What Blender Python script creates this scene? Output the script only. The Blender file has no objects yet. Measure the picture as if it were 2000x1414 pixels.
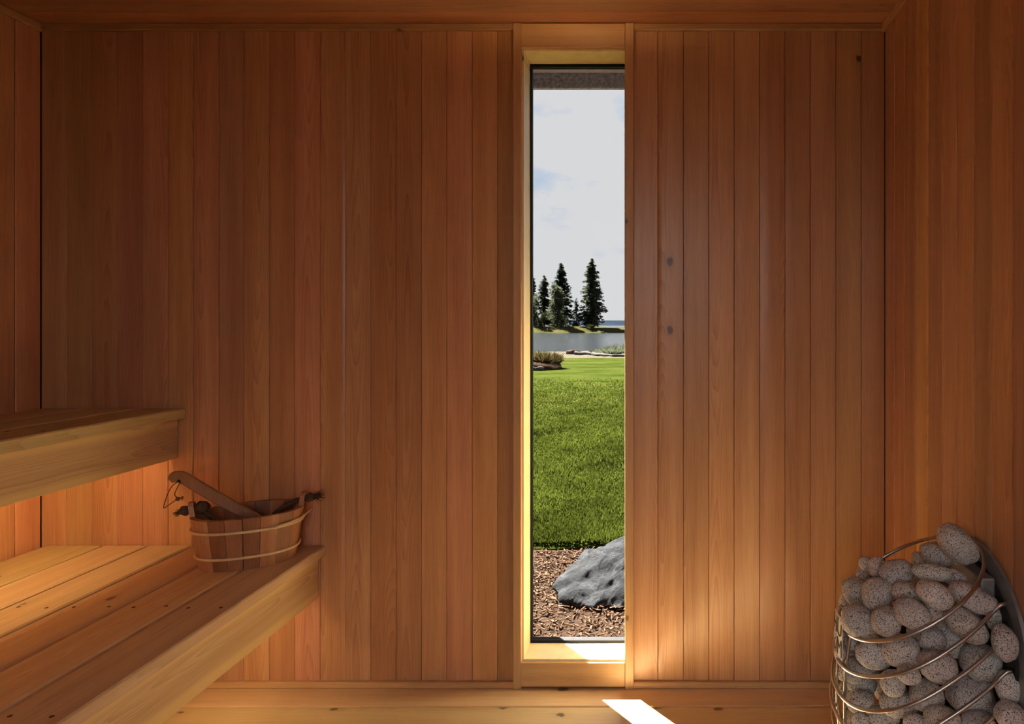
import bpy, bmesh, math, random
import numpy as np
from mathutils import Vector, Matrix, noise as mnoise

# ------------------------------------------------------------------ camera / sky / sun / exposure
F = 1244.0                      # focal length in pixels of the 2000x1414 frame
CX, CY, EYE = 1283.0, 635.0, 1.163
scene = bpy.context.scene
cam_d = bpy.data.cameras.new('camera'); cam = bpy.data.objects.new('camera', cam_d)
scene.collection.objects.link(cam); scene.camera = cam
cam.location = (0, 0, EYE); cam.rotation_euler = (math.pi/2, 0, 0)
cam_d.sensor_width = 36.0; cam_d.sensor_fit = 'HORIZONTAL'; cam_d.lens = 36.0*F/2000
cam_d.shift_x = -(CX-1000)/2000; cam_d.shift_y = -(707-CY)/2000
cam_d.clip_start = 0.02; cam_d.clip_end = 20000

SKY = 3.3                       # radiance of the thin bright cloud
SUN = 410.0
world = bpy.data.worlds.new('sky'); scene.world = world; world.use_nodes = True
nt = world.node_tree; nt.nodes.clear()
def nn(t, kind, **kw):
    n = t.nodes.new(kind)
    for k, v in kw.items(): setattr(n, k, v)
    return n
w_out = nn(nt, 'ShaderNodeOutputWorld'); w_bg = nn(nt, 'ShaderNodeBackground')
w_tc = nn(nt, 'ShaderNodeTexCoord'); w_map = nn(nt, 'ShaderNodeMapping')
w_map.inputs['Scale'].default_value = (1.0, 1.0, 2.2); w_map.inputs['Location'].default_value = (0.37, 0.1, 0.23)
w_n = nn(nt, 'ShaderNodeTexNoise'); w_n.inputs['Scale'].default_value = 5.0; w_n.inputs['Detail'].default_value = 8
w_n.inputs['Roughness'].default_value = 0.55
w_r = nn(nt, 'ShaderNodeValToRGB')
w_r.color_ramp.elements[0].position = 0.53; w_r.color_ramp.elements[0].color = (0.98, 0.97, 0.985, 1)
w_r.color_ramp.elements[1].position = 0.64; w_r.color_ramp.elements[1].color = (0.66, 0.80, 1.0, 1)
nt.links.new(w_tc.outputs['Generated'], w_map.inputs['Vector']); nt.links.new(w_map.outputs[0], w_n.inputs['Vector'])
nt.links.new(w_n.outputs['Fac'], w_r.inputs['Fac']); nt.links.new(w_r.outputs[0], w_bg.inputs['Color'])
w_bg.inputs['Strength'].default_value = SKY; nt.links.new(w_bg.outputs[0], w_out.inputs['Surface'])

sun_d = bpy.data.lights.new('sun', 'SUN'); sun = bpy.data.objects.new('sun', sun_d); scene.collection.objects.link(sun)
sun_d.energy = SUN; sun_d.angle = math.radians(0.6); sun_d.color = (1.0, 0.95, 0.86)
sun.location = (-6, 9, 12)
sun.rotation_euler = Vector((0.442, -0.520, -0.731)).to_track_quat('-Z', 'Y').to_euler()

def portal(name, loc, size, direction):          # guides sky light through an opening of the room
    d = bpy.data.lights.new(name, 'AREA'); d.shape = 'RECTANGLE'; d.size, d.size_y = size
    d.cycles.is_portal = True
    o = bpy.data.objects.new(name, d); scene.collection.objects.link(o); o.location = loc
    o.rotation_euler = Vector(direction).to_track_quat('-Z', 'Z' if abs(direction[2]) < .9 else 'Y').to_euler()
REAR = -0.85                    # plane of the rear wall with the glass door
portal('window_portal', (-0.265, 2.24, 1.07), (0.34, 2.0), (0, -1, 0))
portal('door_portal', (-0.105, REAR-0.08, 1.03), (0.86, 2.04), (0, 1, 0))

vs = scene.view_settings
vs.view_transform = 'Standard'; vs.look = 'None'; vs.gamma = 1.0; vs.use_curve_mapping = False; vs.exposure = 0.08
scene.cycles.max_bounces = 7; scene.cycles.diffuse_bounces = 5; scene.cycles.glossy_bounces = 2; scene.cycles.transparent_max_bounces = 8
scene.cycles.use_adaptive_sampling = True; scene.cycles.adaptive_threshold = 0.1; scene.cycles.adaptive_min_samples = 16
scene.cycles.sample_clamp_indirect = 30.0

def at(px, py, D):              # a point of the photograph at depth D
    return Vector(((px-CX)/F*D, D, EYE-(py-CY)/F*D))
R = random.Random(7)

# ------------------------------------------------------------------ materials
def mat(name):
    m = bpy.data.materials.new(name); m.use_nodes = True; t = m.node_tree; t.nodes.clear()
    out = nn(t, 'ShaderNodeOutputMaterial'); b = nn(t, 'ShaderNodeBsdfPrincipled')
    t.links.new(b.outputs[0], out.inputs['Surface'])
    return m, t, b, out
def math_n(t, op, a, b=None, c=None):
    n = nn(t, 'ShaderNodeMath', operation=op)
    for i, v in enumerate((a, b, c)):
        if v is None: continue
        if isinstance(v, (int, float)): n.inputs[i].default_value = v
        else: t.links.new(v, n.inputs[i])
    return n.outputs[0]
def ramp(t, fac, stops):
    r = nn(t, 'ShaderNodeValToRGB'); e = r.color_ramp.elements
    while len(e) < len(stops): e.new(0.5)
    for el, (p, c) in zip(e, stops): el.position = p; el.color = (*c, 1)
    t.links.new(fac, r.inputs['Fac']); return r.outputs[0]
def noise_n(t, vec, scale, detail=4, rough=0.5, dist=0.0):
    n = nn(t, 'ShaderNodeTexNoise'); n.inputs['Scale'].default_value = scale; n.inputs['Detail'].default_value = detail
    n.inputs['Roughness'].default_value = rough; n.inputs['Distortion'].default_value = dist
    if vec is not None: t.links.new(vec, n.inputs['Vector'])
    return n.outputs['Fac']
def mixc(t, fac, a, b, mode='MIX'):
    n = nn(t, 'ShaderNodeMix', data_type='RGBA', blend_type=mode)
    for sock, v in ((0, fac), (6, a), (7, b)):
        if isinstance(v, (int, float)): n.inputs[sock].default_value = v
        elif isinstance(v, tuple): n.inputs[sock].default_value = (*v, 1) if len(v) == 3 else v
        else: t.links.new(v, n.inputs[sock])
    return n.outputs[2]
def bump(t, b, h, strength=0.2, dist=0.002):
    n = nn(t, 'ShaderNodeBump'); n.inputs['Strength'].default_value = strength; n.inputs['Distance'].default_value = dist
    t.links.new(h, n.inputs['Height']); t.links.new(n.outputs[0], b.inputs['Normal'])

def wood(name, dark, mid, light, rough=0.42, ring=0.35, knots=0.0, sap=None, contrast=1.0, spec=0.5, bumps=0.12):
    """Boards run along local Z; the object's own colour tints each board."""
    m, t, b, _ = mat(name)
    tc = nn(t, 'ShaderNodeTexCoord'); oi = nn(t, 'ShaderNodeObjectInfo')
    sep = nn(t, 'ShaderNodeSeparateXYZ'); t.links.new(tc.outputs['Object'], sep.inputs[0])
    rnd = oi.outputs['Random']
    x = math_n(t, 'ADD', sep.outputs[0], math_n(t, 'MULTIPLY', rnd, 17.3))
    y = math_n(t, 'ADD', sep.outputs[1], math_n(t, 'MULTIPLY', rnd, 9.1))
    z = math_n(t, 'ADD', sep.outputs[2], math_n(t, 'MULTIPLY', rnd, 31.7))
    def comb(a, b_, c):
        n = nn(t, 'ShaderNodeCombineXYZ')
        for i, v in enumerate((a, b_, c)):
            if isinstance(v, (int, float)): n.inputs[i].default_value = v
            else: t.links.new(v, n.inputs[i])
        return n.outputs[0]
    vst = comb(x, y, math_n(t, 'MULTIPLY', z, 0.035))
    broad = noise_n(t, vst, 26, 2, 0.5)
    fine = noise_n(t, vst, 260, 2, 0.6)
    # growth rings: distance from a pith line that wanders along the board
    w1 = math_n(t, 'SUBTRACT', noise_n(t, comb(0.0, math_n(t, 'MULTIPLY', rnd, 50.0), z), 1.1, 1), 0.5)
    w2 = math_n(t, 'SUBTRACT', noise_n(t, comb(7.0, math_n(t, 'MULTIPLY', rnd, 50.0), z), 0.9, 1), 0.5)
    r2 = math_n(t, 'FRACT', math_n(t, 'MULTIPLY', rnd, 113.0))
    x0 = math_n(t, 'MULTIPLY', math_n(t, 'SUBTRACT', r2, 0.5), 0.16)
    dx = math_n(t, 'ADD', math_n(t, 'SUBTRACT', sep.outputs[0], x0), math_n(t, 'MULTIPLY', w1, 0.03))
    dy = math_n(t, 'ADD', 0.035, math_n(t, 'MULTIPLY', w2, 0.09))
    d = math_n(t, 'SQRT', math_n(t, 'ADD', math_n(t, 'MULTIPLY', dx, dx), math_n(t, 'MULTIPLY', dy, dy)))
    d = math_n(t, 'ADD', d, math_n(t, 'MULTIPLY', noise_n(t, vst, 60, 1), 0.004))
    saw = math_n(t, 'FRACT', math_n(t, 'MULTIPLY', d, 260.0))
    rg = math_n(t, 'POWER', saw, 2.5)
    fac = math_n(t, 'ADD', math_n(t, 'MULTIPLY', broad, 0.75*contrast), math_n(t, 'MULTIPLY', fine, 0.45*contrast))
    fac = math_n(t, 'ADD', fac, math_n(t, 'MULTIPLY', rg, -ring))
    fac = math_n(t, 'ADD', fac, 0.5-0.6*contrast+ring*0.28)
    col = ramp(t, fac, [(0.12, dark), (0.5, mid), (0.85, light)])
    if sap is not None:         # pale sapwood along the board's two long edges
        ax = math_n(t, 'ABSOLUTE', math_n(t, 'ADD', sep.outputs[0], math_n(t, 'MULTIPLY', w1, 0.03)))
        sm = nn(t, 'ShaderNodeMapRange'); sm.inputs[1].default_value = sap[0]; sm.inputs[2].default_value = sap[1]
        t.links.new(ax, sm.inputs[0])
        col = mixc(t, sm.outputs[0], col, sap[2])
    if knots > 0:
        kv = comb(x, math_n(t, 'MULTIPLY', z, 0.62), 0.0)
        vo = nn(t, 'ShaderNodeTexVoronoi', voronoi_dimensions='2D'); vo.inputs['Scale'].default_value = 7.5; t.links.new(kv, vo.inputs['Vector'])
        dist = math_n(t, 'ADD', vo.outputs['Distance'], math_n(t, 'MULTIPLY', noise_n(t, tc.outputs['Object'], 90, 1), 0.06))
        sc = nn(t, 'ShaderNodeSeparateColor'); t.links.new(vo.outputs['Color'], sc.inputs[0])
        on = math_n(t, 'GREATER_THAN', sc.outputs[0], 1.0-knots)
        size = math_n(t, 'MULTIPLY', sc.outputs[1], 0.055)
        k1 = nn(t, 'ShaderNodeMapRange'); t.links.new(dist, k1.inputs[0])
        t.links.new(math_n(t, 'ADD', size, 0.075), k1.inputs[1]); t.links.new(math_n(t, 'ADD', size, 0.035), k1.inputs[2])
        halo = nn(t, 'ShaderNodeMapRange'); t.links.new(dist, halo.inputs[0]); halo.inputs[2].default_value = 0.05
        t.links.new(math_n(t, 'ADD', size, 0.22), halo.inputs[1])
        kd = tuple(c*0.22 for c in dark)
        col = mixc(t, math_n(t, 'MULTIPLY', math_n(t, 'MULTIPLY', halo.outputs[0], on), 0.35), col, dark)
        col = mixc(t, math_n(t, 'MULTIPLY', math_n(t, 'MULTIPLY', k1.outputs[0], on), 0.85), col, kd)
    col = mixc(t, 1.0, col, oi.outputs['Color'], 'MULTIPLY')
    t.links.new(col, b.inputs['Base Color'])
    b.inputs['Roughness'].default_value = rough
    b.inputs['Specular IOR Level'].default_value = spec
    bump(t, b, fine, bumps, 0.001)
    return m

def flat_mat(name, col, rough=0.5, metal=0.0, var=0.12, scale=30, bs=0.1, bd=0.002, spec=0.5):
    m, t, b, _ = mat(name)
    tc = nn(t, 'ShaderNodeTexCoord'); f = noise_n(t, tc.outputs['Object'], scale, 5, 0.6)
    oi = nn(t, 'ShaderNodeObjectInfo')
    c = ramp(t, f, [(0.3, tuple(v*(1-var) for v in col)), (0.7, tuple(min(1, v*(1+var)) for v in col))])
    c = mixc(t, 1.0, c, oi.outputs['Color'], 'MULTIPLY')
    t.links.new(c, b.inputs['Base Color']); b.inputs['Roughness'].default_value = rough; b.inputs['Metallic'].default_value = metal
    b.inputs['Specular IOR Level'].default_value = spec
    bump(t, b, f, bs, bd); return m

M = {}
M['cedar'] = wood('cedar_wall_boards', (0.38, 0.165, 0.075), (0.55, 0.280, 0.130), (0.67, 0.385, 0.190), rough=0.31, ring=0.26, knots=0.006)
M['bench'] = wood('bench_cedar', (0.45, 0.28, 0.14), (0.63, 0.44, 0.24), (0.76, 0.57, 0.33), rough=0.45, ring=0.22, knots=0.22)
M['fascia'] = wood('fascia_cedar_with_sapwood', (0.48, 0.28, 0.13), (0.66, 0.43, 0.21), (0.76, 0.54, 0.28), rough=0.45, ring=0.3, knots=0.12,
                   sap=(0.036, 0.05, (0.80, 0.56, 0.24)))
M['pine'] = wood('floor_pine', (0.56, 0.36, 0.17), (0.74, 0.52, 0.27), (0.84, 0.63, 0.36), rough=0.40, ring=0.2, knots=0.42)
M['trim'] = wood('trim_cedar', (0.44, 0.22, 0.09), (0.60, 0.35, 0.15), (0.70, 0.45, 0.21), rough=0.42, ring=0.2, knots=0.05)
M['liner'] = wood('pale_fir_liner', (0.68, 0.52, 0.27), (0.83, 0.67, 0.38), (0.90, 0.76, 0.48), rough=0.45, ring=0.15, knots=0.02)
M['stave'] = wood('bucket_stave_wood', (0.27, 0.10, 0.04), (0.42, 0.19, 0.085), (0.58, 0.32, 0.16), rough=0.45, ring=0.04)
M['ladlewood'] = wood('ladle_wood', (0.24, 0.10, 0.045), (0.35, 0.165, 0.07), (0.44, 0.22, 0.10), rough=0.42, ring=0.2)
M['backing'] = flat_mat('dark_backing', (0.06, 0.03, 0.018), 0.9)
M['rattan'] = flat_mat('pale_rattan', (0.78, 0.56, 0.28), 0.5, var=0.1, scale=80)
M['rope'] = flat_mat('dark_brown_rope', (0.10, 0.05, 0.028), 0.85, var=0.5, scale=300, bs=0.6)
M['cord'] = flat_mat('brown_leather_cord', (0.16, 0.08, 0.04), 0.7)
M['steel'] = flat_mat('brushed_steel', (0.55, 0.50, 0.45), 0.30, 1.0, var=0.05, scale=200, bs=0.05)
M['plate'] = flat_mat('galvanised_plate', (0.36, 0.36, 0.35), 0.5, 0.7, var=0.15, scale=40)
M['logo'] = flat_mat('pale_satin_steel', (0.66, 0.60, 0.50), 0.45, 0.35, var=0.05)
M['black'] = flat_mat('black_gasket', (0.012, 0.012, 0.013), 0.6, spec=0.15)
M['darkmetal'] = flat_mat('dark_steel_and_shade', (0.03, 0.027, 0.025), 0.6, 0.5)
M['screw'] = flat_mat('dark_screw', (0.07, 0.035, 0.02), 0.5)
M['ext'] = flat_mat('dark_stained_cladding', (0.05, 0.045, 0.045), 0.7, var=0.3)
M['soffit'] = flat_mat('grey_brown_soffit', (0.5, 0.45, 0.39), 0.8, var=0.1)
M['beam'] = flat_mat('rough_dark_beam', (0.34, 0.335, 0.36), 0.85, var=0.6, scale=70, bs=0.6, bd=0.004)

def glass_mat(name, tr, f0=0.02):        # thin pane: light passes, a little is mirrored by Fresnel
    m, t, b, out = mat(name); t.nodes.remove(b)
    tp = nn(t, 'ShaderNodeBsdfTransparent'); tp.inputs[0].default_value = (*tr, 1)
    gl = nn(t, 'ShaderNodeBsdfGlossy'); gl.inputs['Roughness'].default_value = 0.0; gl.inputs['Color'].default_value = (0.9, 0.9, 0.9, 1)
    ge = nn(t, 'ShaderNodeNewGeometry'); dt = nn(t, 'ShaderNodeVectorMath', operation='DOT_PRODUCT')
    t.links.new(ge.outputs['Incoming'], dt.inputs[0]); t.links.new(ge.outputs['Normal'], dt.inputs[1])
    c5 = math_n(t, 'POWER', math_n(t, 'SUBTRACT', 1.0, math_n(t, 'ABSOLUTE', dt.outputs['Value'])), 5.0)
    fr = math_n(t, 'ADD', f0, math_n(t, 'MULTIPLY', c5, 1-f0))      # Schlick's Fresnel, the same from both sides of a thin pane
    nz = noise_n(t, nn(t, 'ShaderNodeTexCoord').outputs['Object'], 3, 1)   # the faint unevenness of float glass
    bp = nn(t, 'ShaderNodeBump'); bp.inputs['Strength'].default_value = 0.01; bp.inputs['Distance'].default_value = 0.001
    t.links.new(nz, bp.inputs['Height']); t.links.new(bp.outputs[0], gl.inputs['Normal'])
    mx = nn(t, 'ShaderNodeMixShader'); t.links.new(fr, mx.inputs[0]); t.links.new(tp.outputs[0], mx.inputs[1]); t.links.new(gl.outputs[0], mx.inputs[2])
    t.links.new(mx.outputs[0], out.inputs['Surface']); return m
M['tint'] = glass_mat('grey_tinted_window_glass', (0.447, 0.451, 0.453), 0.0015)   # two faces of the pane
M['clear'] = glass_mat('clear_door_glass', (0.95, 0.955, 0.955))

def granite():
    m, t, b, _ = mat('speckled_granite')
    tc = nn(t, 'ShaderNodeTexCoord'); oi = nn(t, 'ShaderNodeObjectInfo'); v = tc.outputs['Object']
    base = ramp(t, noise_n(t, v, 22, 4, 0.6), [(0.3, (0.58, 0.54, 0.50)), (0.7, (0.76, 0.72, 0.68))])
    f1 = noise_n(t, v, 480, 2, 0.6); f2 = noise_n(t, v, 640, 2, 0.5)
    c = mixc(t, ramp(t, f2, [(0.54, (0, 0, 0)), (0.62, (1, 1, 1))]), base, (0.82, 0.78, 0.73))
    c = mixc(t, ramp(t, f1, [(0.40, (1, 1, 1)), (0.46, (0, 0, 0))]), c, (0.10, 0.085, 0.078))
    c = mixc(t, ramp(t, noise_n(t, v, 260, 1), [(0.30, (1, 1, 1)), (0.36, (0, 0, 0))]), c, (0.09, 0.07, 0.062))
    c = mixc(t, 1.0, c, oi.outputs['Color'], 'MULTIPLY')
    t.links.new(c, b.inputs['Base Color']); b.inputs['Roughness'].default_value = 0.85
    bump(t, b, math_n(t, 'ADD', math_n(t, 'MULTIPLY', noise_n(t, v, 60, 6, 0.65), 1.5), f1), 0.45, 0.003)
    return m
M['granite'] = granite()

def rock():
    m, t, b, _ = mat('grey_basalt'); v = nn(t, 'ShaderNodeTexCoord').outputs['Object']
    n1 = noise_n(t, v, 9, 10, 0.68, 0.6); n2 = noise_n(t, v, 40, 8, 0.7)
    c = ramp(t, math_n(t, 'ADD', math_n(t, 'MULTIPLY', n1, 0.7), math_n(t, 'MULTIPLY', n2, 0.3)),
             [(0.33, (0.008, 0.0082, 0.009)), (0.5, (0.021, 0.0215, 0.0230)), (0.66, (0.046, 0.047, 0.050))])
    t.links.new(c, b.inputs['Base Color']); b.inputs['Roughness'].default_value = 0.95; b.inputs['Specular IOR Level'].default_value = 0.05
    bump(t, b, math_n(t, 'ADD', n1, math_n(t, 'MULTIPLY', n2, 0.5)), 1.0, 0.03); return m
M['rock'] = rock()

def ground_mat(name, stops, scale, detail=6, stretch=(1, 1, 1), bs=0.5, bd=0.02, scale2=None):
    m, t, b, _ = mat(name); tc = nn(t, 'ShaderNodeTexCoord'); mp = nn(t, 'ShaderNodeMapping'); mp.inputs['Scale'].default_value = stretch
    t.links.new(tc.outputs['Object'], mp.inputs[0])
    f = noise_n(t, mp.outputs[0], scale, detail, 0.6)
    if scale2: f = math_n(t, 'ADD', math_n(t, 'MULTIPLY', f, 0.55), math_n(t, 'MULTIPLY', noise_n(t, mp.outputs[0], scale2, 6, 0.7), 0.45))
    stops = [(p_, tuple(x*0.46 for x in c_)) for p_, c_ in stops]
    t.links.new(ramp(t, f, stops), b.inputs['Base Color']); b.inputs['Roughness'].default_value = 0.95
    b.inputs['Specular IOR Level'].default_value = 0.0
    bump(t, b, f, bs, bd); return m
M['lawn'] = ground_mat('mown_lawn', [(0.34, (0.014, 0.020, 0.0035)), (0.45, (0.030, 0.041, 0.0065)), (0.54, (0.043, 0.053, 0.010)), (0.66, (0.075, 0.070, 0.022))], 1.1, 8, stretch=(0.6, 1.0, 1.0), bs=0.8, bd=0.05, scale2=9)
M['soil'] = ground_mat('mulch_soil', [(0.3, (0.03, 0.018, 0.012)), (0.7, (0.08, 0.05, 0.034))], 60)
M['beach'] = ground_mat('gravel_beach', [(0.3, (0.055, 0.046, 0.038)), (0.55, (0.10, 0.085, 0.066)), (0.75, (0.14, 0.12, 0.095))], 2.5, 8)
M['bank'] = ground_mat('olive_grass_bank', [(0.3, (0.03, 0.032, 0.012)), (0.5, (0.055, 0.054, 0.02)), (0.7, (0.085, 0.072, 0.032))], 0.25, 8, bs=0.3)
M['dark_ground'] = ground_mat('darkened_rear_ground', [(0.3, (0.010, 0.010, 0.011)), (0.7, (0.022, 0.022, 0.024))], 30, 6, bs=0.3)  # unseen ground, kept very dark so little light bounces in by the door
M['hill'] = ground_mat('hazed_far_forest', [(0.3, (0.012, 0.018, 0.028)), (0.7, (0.019, 0.026, 0.039))], 0.01, 6, bs=0.1)  # bluish base colour has the haze of distance put into it

def leafy(name, col, var=0.45, scale=0.8, trans=0.25):
    col = tuple(x*0.51 for x in col)
    m, t, b, out = mat(name); v = nn(t, 'ShaderNodeTexCoord').outputs['Object']
    f = noise_n(t, v, scale, 4, 0.7)
    c = ramp(t, f, [(0.3, tuple(x*(1-var) for x in col)), (0.7, tuple(x*(1+var) for x in col))])
    t.links.new(c, b.inputs['Base Color']); b.inputs['Roughness'].default_value = 0.9; b.inputs['Specular IOR Level'].default_value = 0.0
    tl = nn(t, 'ShaderNodeBsdfTranslucent'); t.links.new(c, tl.inputs[0])
    mx = nn(t, 'ShaderNodeMixShader'); mx.inputs[0].default_value = trans
    t.links.new(b.outputs[0], mx.inputs[1]); t.links.new(tl.outputs[0], mx.inputs[2]); t.links.new(mx.outputs[0], out.inputs['Surface'])
    return m
M['needles'] = leafy('dark_conifer_needles', (0.040, 0.058, 0.042), trans=0.5)
M['needles2'] = leafy('brownish_conifer_needles', (0.068, 0.078, 0.050), trans=0.5)
M['leaves'] = leafy('grey_green_leaves', (0.085, 0.095, 0.056), trans=0.5)
M['shrub'] = leafy('yellow_green_leaves', (0.06, 0.064, 0.024))
M['blade'] = leafy('grass_blades', (0.052, 0.065, 0.009), 0.55, 1.6, 0.45)
M['tuft'] = leafy('russet_grass', (0.11, 0.085, 0.032), 0.5, 3)
M['bark'] = flat_mat('bark', (0.05, 0.036, 0.027), 0.9, var=0.4, spec=0.0)
M['drift'] = flat_mat('bleached_driftwood', (0.050, 0.0475, 0.045), 0.9, var=0.25, scale=8, spec=0.0)
M['chips'] = None
def chips():
    m, t, b, _ = mat('bark_chips'); v = nn(t, 'ShaderNodeTexCoord').outputs['Object']
    f = noise_n(t, v, 45, 3, 0.6)
    t.links.new(ramp(t, f, [(0.32, (0.034, 0.016, 0.009)), (0.48, (0.066, 0.035, 0.020)), (0.60, (0.095, 0.057, 0.035)), (0.72, (0.16, 0.11, 0.075))]), b.inputs['Base Color'])
    b.inputs['Roughness'].default_value = 0.95; b.inputs['Specular IOR Level'].default_value = 0.05; return m
M['chips'] = chips()
def water():
    m, t, b, _ = mat('lagoon_water'); tc = nn(t, 'ShaderNodeTexCoord'); mp = nn(t, 'ShaderNodeMapping'); mp.inputs['Scale'].default_value = (0.5, 1.0, 1)
    t.links.new(tc.outputs['Object'], mp.inputs[0]); n = noise_n(t, mp.outputs[0], 1.3, 5, 0.6)
    b.inputs['Base Color'].default_value = (0.006, 0.008, 0.010, 1); b.inputs['Roughness'].default_value = 0.12; b.inputs['IOR'].default_value = 1.33
    bump(t, b, n, 1.0, 0.35); return m
M['water'] = water()
def emit(name, col, s):
    m, t, b, out = mat(name); t.nodes.remove(b); e = nn(t, 'ShaderNodeEmission'); bb = nn(t, 'ShaderNodeRGB')
    bb.outputs[0].default_value = (*col, 1); t.links.new(bb.outputs[0], e.inputs['Color'])
    e.inputs['Strength'].default_value = s; t.links.new(e.outputs[0], out.inputs['Surface']); return m
M['led'] = emit('warm_led_diffuser', (1.0, 0.70, 0.34), 31.0)

# ------------------------------------------------------------------ object helpers
COL = scene.collection
def link(name, me, m=None, parent=None, loc=None, matrix=None, tint=None):
    o = bpy.data.objects.new(name, me); COL.objects.link(o)
    if m is not None and me is not None and len(me.materials) == 0: me.materials.append(m)
    if matrix is not None: o.matrix_world = matrix
    elif loc is not None: o.location = loc
    if parent is not None: o.parent = parent; o.matrix_parent_inverse = Matrix.Translation(parent.location).inverted() if parent.rotation_euler.z == 0 else parent.matrix_basis.inverted()
    if tint is not None: o.color = (*tint, 1)
    return o
def empty(name, loc, rz=0):
    o = bpy.data.objects.new(name, None); COL.objects.link(o); o.location = loc; o.rotation_euler.z = rz; o.empty_display_size = 0.05; return o
def tag(o, label, cat, group=None):
    o['label'] = label; o['category'] = cat
    if group: o['group'] = group
    return o
def struct(o, label=None):
    o['kind'] = 'structure'
    if label: o['label'] = label
    return o
def pydata(name, v, f, smooth=False):
    me = bpy.data.meshes.new(name); me.from_pydata([tuple(p) for p in v], [], [tuple(q) for q in f]); me.update()
    if smooth: me.shade_smooth()
    return me
def boxes(name, lst, bevel=0.0):
    bm = bmesh.new()
    for (x0, y0, z0, x1, y1, z1) in lst:
        r = bmesh.ops.create_cube(bm, size=1.0, matrix=Matrix.Translation(((x0+x1)/2, (y0+y1)/2, (z0+z1)/2)) @ Matrix.Diagonal((x1-x0, y1-y0, z1-z0, 1)))
    if bevel: bmesh.ops.bevel(bm, geom=bm.edges[:], offset=bevel, segments=2, affect='EDGES', profile=0.6)
    me = bpy.data.meshes.new(name); bm.to_mesh(me); bm.free(); return me
def box_obj(name, c, m, parent=None, bevel=0.0, tint=None):
    """c = x0,y0,z0,x1,y1,z1 in world space; origin at the bottom centre, or the parent's frame."""
    o = Vector(((c[0]+c[3])/2, (c[1]+c[4])/2, c[2]))
    me = boxes(name, [(c[0]-o.x, c[1]-o.y, 0, c[3]-o.x, c[4]-o.y, c[5]-c[2])], bevel)
    return link(name, me, m, parent, loc=o, tint=tint)

_cache = {}
def board_mesh(w, L, t, cup, tilt, bev=0.0013, n=6, roll=0.0):
    """local X width, -Y face, Z length; slightly cupped face with eased edges"""
    key = (round(w, 4), round(L, 4), round(t, 4), round(cup, 5), round(tilt, 5), bev, n, roll)
    if key in _cache: return _cache[key]
    v, f, sm = [], [], []
    def prof(u): return -(t + cup*(1-(2*u)**2) + tilt*2*u) + (abs(roll)*(max(0, (u if roll > 0 else -u)-.32)/.18)**2)
    us = [-.5+bev/w + (1-2*bev/w)*i/n for i in range(n+1)]
    for z in (0, L):
        for u in us: v.append((u*w, prof(u), z))
    k = n+1
    for i in range(n): f.append((i, i+1, k+i+1, k+i)); sm.append(True)
    b0 = len(v)
    for z in (0, L):
        v += [(us[0]*w, prof(us[0]), z), (-w/2, prof(us[0])+bev, z), (-w/2, 0, z), (w/2, 0, z), (w/2, prof(us[-1])+bev, z), (us[-1]*w, prof(us[-1]), z)]
    for i in range(5): f.append((b0+i+1, b0+i, b0+6+i, b0+7+i)[::-1][::-1]); sm.append(False)
    f.append(tuple(b0+i for i in range(6))); f.append(tuple(b0+11-i for i in range(6))); sm += [False, False]
    me = pydata('board', v, f); me.polygons.foreach_set('use_smooth', sm)
    bm = bmesh.new(); bm.from_mesh(me); bmesh.ops.recalc_face_normals(bm, faces=[q for q in bm.faces if not q.smooth])
    bm.to_mesh(me); bm.free(); _cache[key] = me; return me
AX = {'back': Matrix(((1,0,0),(0,1,0),(0,0,1))),
      'left': Matrix(((0,-1,0),(1,0,0),(0,0,1))),          # face +x
      'right': Matrix(((0,1,0),(-1,0,0),(0,0,1))),         # face -x
      'rear': Matrix(((-1,0,0),(0,-1,0),(0,0,1))),         # face +y
      'ceil': Matrix(((0,0,1),(1,0,0),(0,1,0))),           # face -z, along x
      'floor': Matrix(((0,0,1),(-1,0,0),(0,-1,0))),        # face +z, along x
      'bench': Matrix(((1,0,0),(0,0,1),(0,-1,0))),         # face +z, along y
      'fasc': Matrix(((0,-1,0),(0,0,1),(-1,0,0))),         # face +x, along y, width down
      'ceily': Matrix(((-1,0,0),(0,0,1),(0,1,0))),         # face -z, along y
      'backx': Matrix(((0,0,1),(0,1,0),(-1,0,0)))}         # face -y, along x, width vertical
def board(name, w, L, t, loc, ax, m, parent, tint=(1, 1, 1), cup=0.0, tilt=0.0, bev=0.0013, n=6, roll=0.0):
    me = board_mesh(w, L, t, cup, tilt, bev, n, roll)
    if not me.materials: me.materials.append(m)
    elif me.materials[0] != m:
        me = me.copy(); me.materials[0] = m
    return link(name, me, None, parent, matrix=Matrix.Translation(loc) @ AX[ax].to_4x4(), tint=tint)
def rtint(a=0.14, rnd=R):
    g = 1+rnd.uniform(-a, a); return (g*(1+rnd.uniform(-.04, .04)), g*(1+rnd.uniform(-.09, .07)), g*(1+rnd.uniform(-.14, .10)))

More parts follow.
